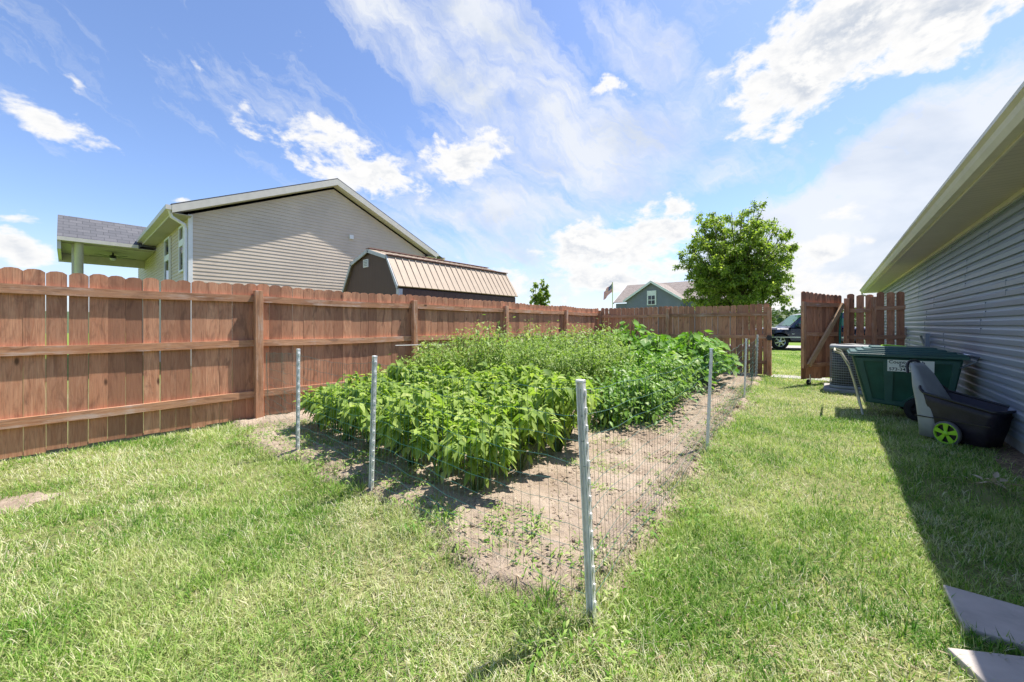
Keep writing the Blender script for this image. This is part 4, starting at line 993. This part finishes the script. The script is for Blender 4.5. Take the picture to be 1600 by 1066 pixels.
# sign with lettering
s0 = bp(-.15, .82, 0); sb = bp(-.15, .66, 0)
ux = Vector((1, 0, 0)); uz = (s0 - sb).normalized(); nz = ux.cross(uz).normalized()
if nz.y > 0: nz = -nz
mb = MB(); o0 = sb + nz * .020; mb.prism([o0, o0 + ux * .43, o0 + ux * .43 + uz * .155, o0 + uz * .155], nz * .004); sg = mb.build('sign', M_paper, T_)
def text(s_, pos, size, parent, name='lettering', mat_=None):
    cu = bpy.data.curves.new('t', 'FONT'); cu.body = s_; cu.size = size; cu.extrude = .0006; cu.align_x = 'LEFT'; cu.offset = .0009
    to = bpy.data.objects.new('t', cu); COL.objects.link(to); bpy.context.view_layer.update()
    me = bpy.data.meshes.new_from_object(to.evaluated_get(bpy.context.evaluated_depsgraph_get())); bpy.data.objects.remove(to)
    Rm = Matrix((ux, uz, nz)).transposed().to_4x4(); me.transform(Matrix.Translation(pos) @ Rm); me.transform(Matrix.Translation(-rootloc(parent)))
    me.materials.clear(); me.materials.append(mat_ or M_ink)
    o = bpy.data.objects.new(name, me); COL.objects.link(o); o.parent = parent; return o
text('County Trash', o0 + nz * .005 + ux * .012 + uz * .108, .060, sg); text('Service', o0 + nz * .005 + ux * .11 + uz * .060, .056, sg); text('573-341-2', o0 + nz * .005 + ux * .015 + uz * .012, .056, sg)
mb = MB(); q = Vector((tc.x - .18, tc.y + .05, .975)); mb.tube([q, q + Vector((.05, .01, .012)), q + Vector((.26, .02, .0))], [.012, .014, .008], 8)
tag(mb.build('hose_nozzle', M_lime, loc=tuple(q)), 'lime green hose nozzle lying on the green cart lid', 'nozzle')

# ------------------------------------------------------------------ grey and black yard cart
yc = Vector((1.075, 6.24, 0)); yaw2 = R(-33)
YC = thing('garden_cart', (yc.x, yc.y, .0), 'tall handled grey and black garden cart with lime green wheels, against the slate wall', 'garden cart')
MC = Matrix.Translation(yc) @ Matrix.Rotation(yaw2, 4, 'Z') @ Matrix.Diagonal((.86, 1, 1, 1))
def mkc(): m = MB(); m.M = MC; return m
# local: x along the cart (handle at -x, nose at +x), y across
def loftc(mb, secs, closed=True):
    for A, B in zip(secs[:-1], secs[1:]):
        n = len(A)
        for k in range(n): j = (k + 1) % n; mb.face([A[k], A[j], B[j], B[k]], True)
def ringc(cx0, cx1, hy, z_, n=6, r=.06):
    pts = []
    for (sx, sy) in ((1, 1), (-1, 1), (-1, -1), (1, -1)):
        for i in range(n + 1):
            a = {(1, 1): 0, (-1, 1): 90, (-1, -1): 180, (1, -1): 270}[(sx, sy)] + i * 90 / n; a = R(a)
            cxm = (cx0 + cx1) / 2; hx = (cx1 - cx0) / 2; rr_ = min(r, hx * .9, hy * .9)
            pts.append(Vector((cxm + sx * (hx - rr_) + rr_ * math.cos(a), sy * (hy - rr_) + rr_ * math.sin(a), z_)))
    return pts
# tub (black), open top that sweeps up into the tall grey handle panel
mb = mkc(); secs = [ringc(-.24, .27, .16, .04), ringc(-.27, .31, .18, .20), ringc(-.29, .345, .195, .34), ringc(-.30, .37, .205, .42), ringc(-.29, .36, .195, .422), ringc(-.26, .28, .16, .09)]
def sweep(P):   # rim rises towards the handle end
    o = []
    for p in P:
        q = max(0, (-.02 - p.x) / .28); o.append(Vector((p.x, p.y, p.z + (.16 * q * q if p.z > .3 else 0))))
    return o
secs = [sweep(s_) for s_ in secs]; loftc(mb, secs); mb.face(list(reversed(secs[0]))); mb.face(secs[-1]); tub = mb.build('tub', M_tub, YC)
mb = mkc(); rm = sweep(ringc(-.31, .40, .222, .42)); mb.tube(rm + [rm[0]], .014, 8, cap=False); mb.build('rim', M_black, tub)
mb = mkc()
S_ = [(-.33, -.15, .19, .04), (-.345, -.15, .195, .25), (-.37, -.17, .19, .42), (-.40, -.27, .19, .58), (-.43, -.335, .15, .72), (-.46, -.39, .115, .80), (-.475, -.42, .10, .835)]
ss = [ringc(a, b, hy, z_, r=.05) for a, b, hy, z_ in S_]; loftc(mb, ss); mb.face(list(reversed(ss[0]))); mb.face(ss[-1]); pn = mb.build('handle_panel', M_cartg, YC)
mb = mkc(); hp_ = [(-.475, y_, z_) for y_, z_ in ((-.105, .72), (-.115, .80), (-.09, .845), (-.04, .86), (.04, .86), (.09, .845), (.115, .80), (.105, .72))]; mb.tube(hp_, .015, 8); mb.build('grip', M_black, pn)
mb = mkc(); mb.box(-.35, .32, -.204, -.19, .255, .265); mb.build('seam', M_black, tub)
for sy in (-.225, .225):
    mb = mkc(); c = Vector((-.03, sy, .125)); mb.lathe([(.105, -.025), (.118, -.028), (.128, -.015), (.128, .015), (.118, .028), (.105, .025)], c, (0, 1, 0), 28); w_ = mb.build('wheel', simple('pale tyre', (.15, .14, .14), .7), YC)
    mb = mkc(); s1_ = -1 if sy < 0 else 1; c2 = c + Vector((0, s1_ * .018, 0)); mb.lathe([(.118, 0), (.105, s1_ * .012), (.095, 0), (.095, -s1_ * .02)], c2, (0, 1, 0), 28); mb.lathe([(0, s1_ * .012), (.028, s1_ * .012), (.03, -s1_ * .01)], c2, (0, 1, 0), 14)
    for k in range(5):
        a_ = k * 2 * math.pi / 5 + .3; d = Vector((math.cos(a_), 0, math.sin(a_))); e_ = Vector((-math.sin(a_), 0, math.cos(a_)))
        mb.prism([c2 + d * .02 - e_ * .012, c2 + d * .098 - e_ * .026, c2 + d * .098 + e_ * .026, c2 + d * .02 + e_ * .012], (0, s1_ * .008, 0))
    mb.build('rim', M_lime, w_)
    mb = mkc(); mb.lathe([(0, 0), (.10, 0)], c, (0, 1, 0), 20); mb.build('hub_plate', M_black, w_)

# ------------------------------------------------------------------ stepping stones
def slab(corner, a1, a2, l1, l2, lab, seed):
    random.seed(seed); d1 = Vector((math.cos(R(a1)), math.sin(R(a1)), 0)); d2 = Vector((math.cos(R(a2)), math.sin(R(a2)), 0)); c = Vector(corner)
    mb = MB(); mb.prism([c, c + d1 * l1, c + d1 * l1 + d2 * l2, c + d2 * l2], (0, 0, .042)); o = mb.build('stepping_stone', M_stone, loc=tuple(c + d1 * l1 / 2 + d2 * l2 / 2), bevel=.007)
    tag(o, lab, 'paving stone', 'stepping stones in the lower right lawn')
slab((.405, 2.73, -.008), 3, -88, .41, .33, 'rectangular paving stone lying mostly in the house shadow, farther of the two', 1)
slab((.337, 2.205, -.008), 31, -62, .42, .42, 'tilted paving stone cut by the shadow edge, nearer of the two', 2)

# ------------------------------------------------------------------ garden wire fence
gf = thing('wire_garden_fence', (-2.4, 1.47, 0), 'low green wire mesh fence on white posts around the vegetable plants', 'wire fence')
posts = [((-5.78, 1.72), None), ((-4.01, 1.47), (.015, 0)), ((-2.68, 1.50), (.035, .01)), ((-.785, 1.455), (-.035, -.035)), ((-.967, 4.20), (.035, .02)), ((-1.146, 7.49), (.03, .0)), ((-1.40, 10.75), (.03, 0)), ((-1.43, 11.25), None)]
tops = []
for (xy, ln) in posts:
    if ln is None: tops.append((Vector((xy[0], xy[1], 0)), Vector((xy[0], xy[1], .95)))); continue
    b_ = Vector((xy[0], xy[1], 0)); t_ = Vector((xy[0] + ln[0], xy[1] + ln[1], 1.04)); tops.append((b_, t_))
    d = (t_ - b_).normalized(); s1_ = d.cross(Vector((0, 1, 0))).normalized(); s2_ = d.cross(s1_)
    if abs(xy[0]) < 1.2 and xy[1] > 2: s1_, s2_ = s2_, -s1_
    mb = MB(); w = .017
    prf = [(-w, -.012), (-w, .012), (-w + .004, .012), (-w + .004, -.007), (w - .004, -.007), (w - .004, .012), (w, .012), (w, -.012)]
    b0 = b_ - d * .03; mb.prism([b0 + s1_ * a + s2_ * c_ for a, c_ in prf], t_ - b0); po = mb.build('post', M_post, gf)
    mb = MB(); z_ = .06; ol = [b_ + d * .05 - s1_ * (w - .001)]
    while z_ < .99:
        for (q_, o_) in ((z_ + .02, .0), (z_ + .02, .006), (z_ + .045, .006), (z_ + .045, .0)): ol.append(b_ + d * q_ - s1_ * (w + .0008 + o_))
        z_ += .075
    ol.append(b_ + d * 1.0 - s1_ * (w - .001)); mb.prism([p - s2_ * .006 for p in ol], s2_ * .010); mb.build('clip_strip', M_post, po); mb = MB()
    mb.bar(t_ - d * .003, t_ + d * .006, .036, .026, up=(0, 1, 0)); mb.build('cap', M_post, po)
HZ = [.02, .10, .19, .28, .37, .46, .55, .65, .75, .85, .96]
for si in range(len(tops) - 1):
    (b0, t0), (b1, t1) = tops[si], tops[si + 1]; L_ = (b1 - b0).length; n = max(2, int(L_ / .0508)); mb = MB()
    rr_ = .00115 if si < 4 else .0016; random.seed(si)
    sag = [.0, .05, .02, .05, .06, .08, .02, 0][si] if si < 8 else 0; bw = random.uniform(-.03, .03)
    perp = (b1 - b0).cross(Vector((0, 0, 1))).normalized()
    def W_(q, h):
        p = b0.lerp(b1, q) * (1 - h) + t0.lerp(t1, q) * h; s_ = math.sin(math.pi * q)
        w = .006 * math.sin(q * 23 + h * 5) + bw * s_ + .012 * math.sin(q * 9 + si)
        return p + perp * w + Vector((0, 0, -sag * s_ * h + .006 * math.sin(q * 31 + h * 9)))
    m_ = max(8, n // 2)
    for h in HZ: mb.tube([W_(i / m_, h) for i in range(m_ + 1)], rr_, 3, cap=False)
    for i in range(n + 1):
        q = i / n; q2 = q + random.uniform(-.1, .1) / n
        if si >= 4 and i % 2: continue
        mb.tube([W_(q2, HZ[0]), W_(q, .5), W_(q2, HZ[-1])], rr_ * .85, 3, cap=False)
    mb.build('wire_mesh', M_wire if si < 3 else M_wire, gf, merge=False)

# ------------------------------------------------------------------ grass
def grass():
    global rng; rng = np.random.default_rng(5)
    def sample(n, t0, t1):
        t = np.sqrt(rng.uniform(t0 * t0, t1 * t1, n)); u = rng.uniform(-1.62, 1.62, n); return t * (u * CA - SA), t * (u * SA + CA), t
    X = []; Y = []; T = []
    for n, a, b in ((150000, .55, 2.6), (190000, 2.6, 5.2), (330000, 5.2, 11.5)):
        x, y, t = sample(n, a, b); X.append(x); Y.append(y); T.append(t)
    x = rng.uniform(-6, 1.6, 150000); y = rng.uniform(11.3, 22, 150000); X.append(x); Y.append(y); T.append(y)
    X = np.concatenate(X); Y = np.concatenate(Y); T = np.concatenate(T)
    e = soil_e(X, Y)
    keep = (X > FX + .02) & (X < WX - .02) & ((Y < BY - .05) | (X > -1.2) | (Y > BY + .1))
    inside = e + (rng.random(len(X)) - .5) * .3
    keep &= (inside < .02) | ((fbm(X + 3, Y + 8, 3.0) > .60) & (rng.random(len(X)) < .35) & (X > -2.1 - .0) | ((fbm(X + 13, Y + 4, 4.5) > .53) & (e < .7) & (rng.random(len(X)) < .55)) | ((Y < 2.3) & (X < -1.2) & (fbm(X + 1, Y + 6, 6) > .46) & (rng.random(len(X)) < .6)) | ((Y < 2.1) & (fbm(X + 3, Y + 8, 2.6) > .50) & (rng.random(len(X)) < .45)) & (e < .6))
    dens = fbm(X, Y, 1.1) * .6 + fbm(X + 20, Y + 20, 4) * .4
    keep &= rng.random(len(X)) < np.clip((dens - .22) * 3.2, .25, 1)
    # threshold, mulch, stones
    keep &= ~((Y > BY - .3) & (Y < BY + .35) & (X < .2) & (rng.random(len(X)) < .8))
    m = X > WX - .36 + fbm(Y, Y * 0 + 3.3, 1.5) * .35; keep &= ~m | (rng.random(len(X)) < .25)
    def inslab(cx, cy, a1, a2, l1, l2, mg=-.006):
        d1 = np.array([math.cos(R(a1)), math.sin(R(a1))]); d2 = np.array([math.cos(R(a2)), math.sin(R(a2))]); Mx = np.linalg.inv(np.array([d1, d2]).T)
        q = Mx @ np.stack([X - cx, Y - cy]); return (q[0] > -mg) & (q[0] < l1 + mg) & (q[1] > -mg) & (q[1] < l2 + mg)
    keep &= ~inslab(.405, 2.73, 3, -88, .41, .33) & ~inslab(.337, 2.205, 31, -62, .42, .42)
    bp_ = at(18, 788); dd_ = np.hypot((X - bp_.x), (Y - bp_.y)) + (fbm(X, Y, 6) - .5) * .2; keep &= (dd_ > .17) | (rng.random(len(X)) < .12)
    X, Y, T, e = X[keep], Y[keep], T[keep], e[keep]; n = len(X)
    far = np.clip((T - 2) / 8, 0, 1)
    tuft = fbm(X + 40, Y, 1.6)
    L = rng.uniform(.03, .065, n) * (.7 + .9 * tuft); edge = (np.abs(e) < .15); L = np.where(edge, L * rng.uniform(.9, 1.8, n), L)
    Wd = rng.uniform(.0022, .0042, n) * (1 + 1.3 * far); az = rng.uniform(0, 6.283, n); lean = np.abs(rng.normal(.98, .36, n)); 
    dx, dy = np.cos(az), np.sin(az); px_, py_ = -dy, dx
    r0 = L * np.sin(np.minimum(lean, 1.45)); h0 = L * np.cos(np.minimum(lean, 1.45))
    def P(f, hf, w): return np.stack([X + dx * r0 * f + px_ * w, Y + dy * r0 * f + py_ * w, .002 + h0 * hf], 1)
    V = np.stack([P(0, 0, -Wd / 2), P(0, 0, Wd / 2), P(.42, .62, -Wd * .42), P(.42, .62, Wd * .42), P(1, 1, 0)], 1).reshape(-1, 3)
    i = (np.arange(n) * 5)[:, None, None]; Tt = (np.array([(0, 1, 3), (0, 3, 2), (2, 3, 4)])[None] + i).reshape(-1, 3)
    base = np.clip(rng.normal(.52, .22, n) + (fbm(X + 60, Y + 11, 2.4) - .5) * .9, 0, .82); dry = rng.random(n) < (.10 + .50 * np.clip((fbm(X + 7, Y + 2, 1.3) - .42) * 3.5, 0, 1)); base = np.where(dry, rng.uniform(.78, 1, n), base)
    o = npmesh('lawn_grass', V, Tt, M_grass, None, np.repeat(base, 5), smooth=False); tag(o, 'short mown lawn grass with dry straw patches', 'grass', kind='stuff')
    print('blades', n)
grass()
mb = MB(); bq = at(18, 788); mb.face([(bq.x + (.2 + .06 * math.sin(k * 2.3)) * math.cos(k * math.pi / 8), bq.y + (.2 + .06 * math.cos(k * 1.7)) * math.sin(k * math.pi / 8), .004) for k in range(16)]); tag(mb.build('bare_soil', M_soil), kind='structure')
def dry_leaves():
    global rng; rng = np.random.default_rng(3); q = at(1556, 764); n = 16
    P = np.stack([rng.normal(0, .07, n), rng.normal(0, .05, n), rng.uniform(.03, .06, n)], 1)
    V, T, k = leaves(P, rng.uniform(0, 6.28, n), rng.normal(.2, .3, n), rng.uniform(.07, .13, n), rng.uniform(.25, .4, n), rng.uniform(-.2, .5, n))
    tag(npmesh('dry_leaves', V, T, M_straw, None, np.repeat(rng.uniform(.6, 1, n), k), loc=(q.x, q.y, 0)), 'little heap of pale dry leaves on the shaded grass by the house', 'leaves')
dry_leaves()
def litter():
    global rng; rng = np.random.default_rng(8)
    n = 42000; t = np.sqrt(rng.uniform(.6, 60, n)); u = rng.uniform(-1.6, 1.6, n); X = t * (u * CA - SA); Y = t * (u * SA + CA); e = soil_e(X, Y)
    keep = (X > FX + .1) & (X < WX - .05) & (Y < BY) & ((e > -.5) & (rng.random(n) < .5) | (fbm(X + 7, Y + 2, 1.3) > .55) | (X > WX - .4)); X, Y, e = X[keep], Y[keep], e[keep]; n = len(X)
    P = np.stack([X, Y, np.where(e > 0, .045, .012) + rng.uniform(0, .01, n)], 1)
    V, T, k = leaves(P, rng.uniform(0, 6.28, n), rng.normal(0, .12, n), rng.uniform(.02, .07, n), rng.uniform(.05, .12, n), rng.uniform(0, .1, n), tmpl=ST, tri=SF)
    tag(npmesh('dry_straw', V, T, M_straw, None, np.repeat(rng.random(n), k)), 'bits of dry straw scattered over soil and lawn', 'straw', kind='stuff')
    # clods
    n = 22000; X = rng.uniform(-3.8, -.6, n); Y = rng.uniform(1.2, 9, n) ; keep = soil_e(X, Y) > .03; X, Y = X[keep], Y[keep]; n = len(X)
    s_ = rng.uniform(.003, .011, n) * (1 + (rng.random(n) < .08) * 1.5); oct_ = np.array([(1, 0, 0), (-1, 0, 0), (0, 1, 0), (0, -1, 0), (0, 0, .7), (0, 0, -.7)]); of = np.array([(0, 2, 4), (2, 1, 4), (1, 3, 4), (3, 0, 4), (2, 0, 5), (1, 2, 5), (3, 1, 5), (0, 3, 5)])
    V = (oct_[None] * s_[:, None, None] * rng.uniform(.6, 1.3, (n, 6, 1)) + np.stack([X, Y, np.full(n, .042)], 1)[:, None]).reshape(-1, 3); T = (of[None] + (np.arange(n) * 6)[:, None, None]).reshape(-1, 3)
    tag(npmesh('soil_clods', V, T, M_soil, None, None), 'small clods of dry soil on the bare strip', 'soil', kind='stuff')
litter()
def weeds():
    """low broad leaved weeds and grass clumps round the bed's edge, one mass"""
    global rng; rng = np.random.default_rng(18); n0 = 700
    X = rng.uniform(-5.3, -.5, n0 * 6); Y = rng.uniform(1.1, 9, n0 * 6); e = soil_e(X, Y); rightd = (-.785 - (Y - 1.455) * .067) - X
    keep = ((e > -.1) & (Y < 2.0) & (rng.random(len(X)) < .65) & ((X < -1.5) | (fbm(X, Y, 2.1) > .5))) | ((np.abs(rightd) < .22) & (rng.random(len(X)) < .35)) | ((e > .1) & (fbm(X, Y, 3) > .5) & (rng.random(len(X)) < .16)); X, Y = X[keep], Y[keep]
    m = 26; n = len(X) * m; cx = np.repeat(X, m); cy = np.repeat(Y, m); az = rng.uniform(0, 6.283, n); rad = rng.uniform(0, .07, n); z = .04 + rng.uniform(0, .05, n)
    P = np.stack([cx + np.cos(az) * rad, cy + np.sin(az) * rad, z], 1)
    V, T, k = leaves(P, az, rng.normal(.5, .4, n), rng.uniform(.02, .06, n), rng.uniform(.10, .30, n), rng.uniform(.3, .8, n), tmpl=ST, tri=SF)
    # tall grass clump at the near corner post
    cs = [(-.95, 1.36, 60, .20), (-1.02, 1.42, 45, .15), (-.86, 1.42, 30, .14), (-.62, 1.75, 40, .16), (-.70, 2.3, 30, .13), (-1.35, 1.55, 50, .16), (-1.9, 1.55, 80, .2), (-2.1, 1.62, 60, .16), (-.9, 4.1, 90, .14), (-1.0, 4.35, 70, .12), (-.75, 1.25, 60, .15), (-2.75, 1.45, 70, .14), (-3.3, 1.5, 70, .14)]
    VV = [V]; TT = [T]; rr_ = [np.repeat(np.clip(rng.normal(.5, .2, n), 0, .85), k)]; off = len(V)
    for (x, y, c_, h) in cs:
        a = rng.uniform(0, 6.28, c_); r_ = rng.uniform(0, .06, c_); P = np.stack([x + np.cos(a) * r_, y + np.sin(a) * r_, np.full(c_, .01)], 1)
        V2, T2, k2 = leaves(P, a, rng.normal(1.15, .2, c_), rng.uniform(.4, 1, c_) * h, rng.uniform(.014, .028, c_), rng.uniform(.1, .55, c_), tmpl=LT, tri=LF)
        VV.append(V2); TT.append(T2 + off); off += len(V2); rr_.append(np.repeat(rng.uniform(.1, .7, c_), k2))
    tag(npmesh('edge_weeds', np.concatenate(VV), np.concatenate(TT), M_grass, None, np.concatenate(rr_)), 'weeds and grass clumps growing along the wire fence', 'weeds', kind='stuff')
weeds()
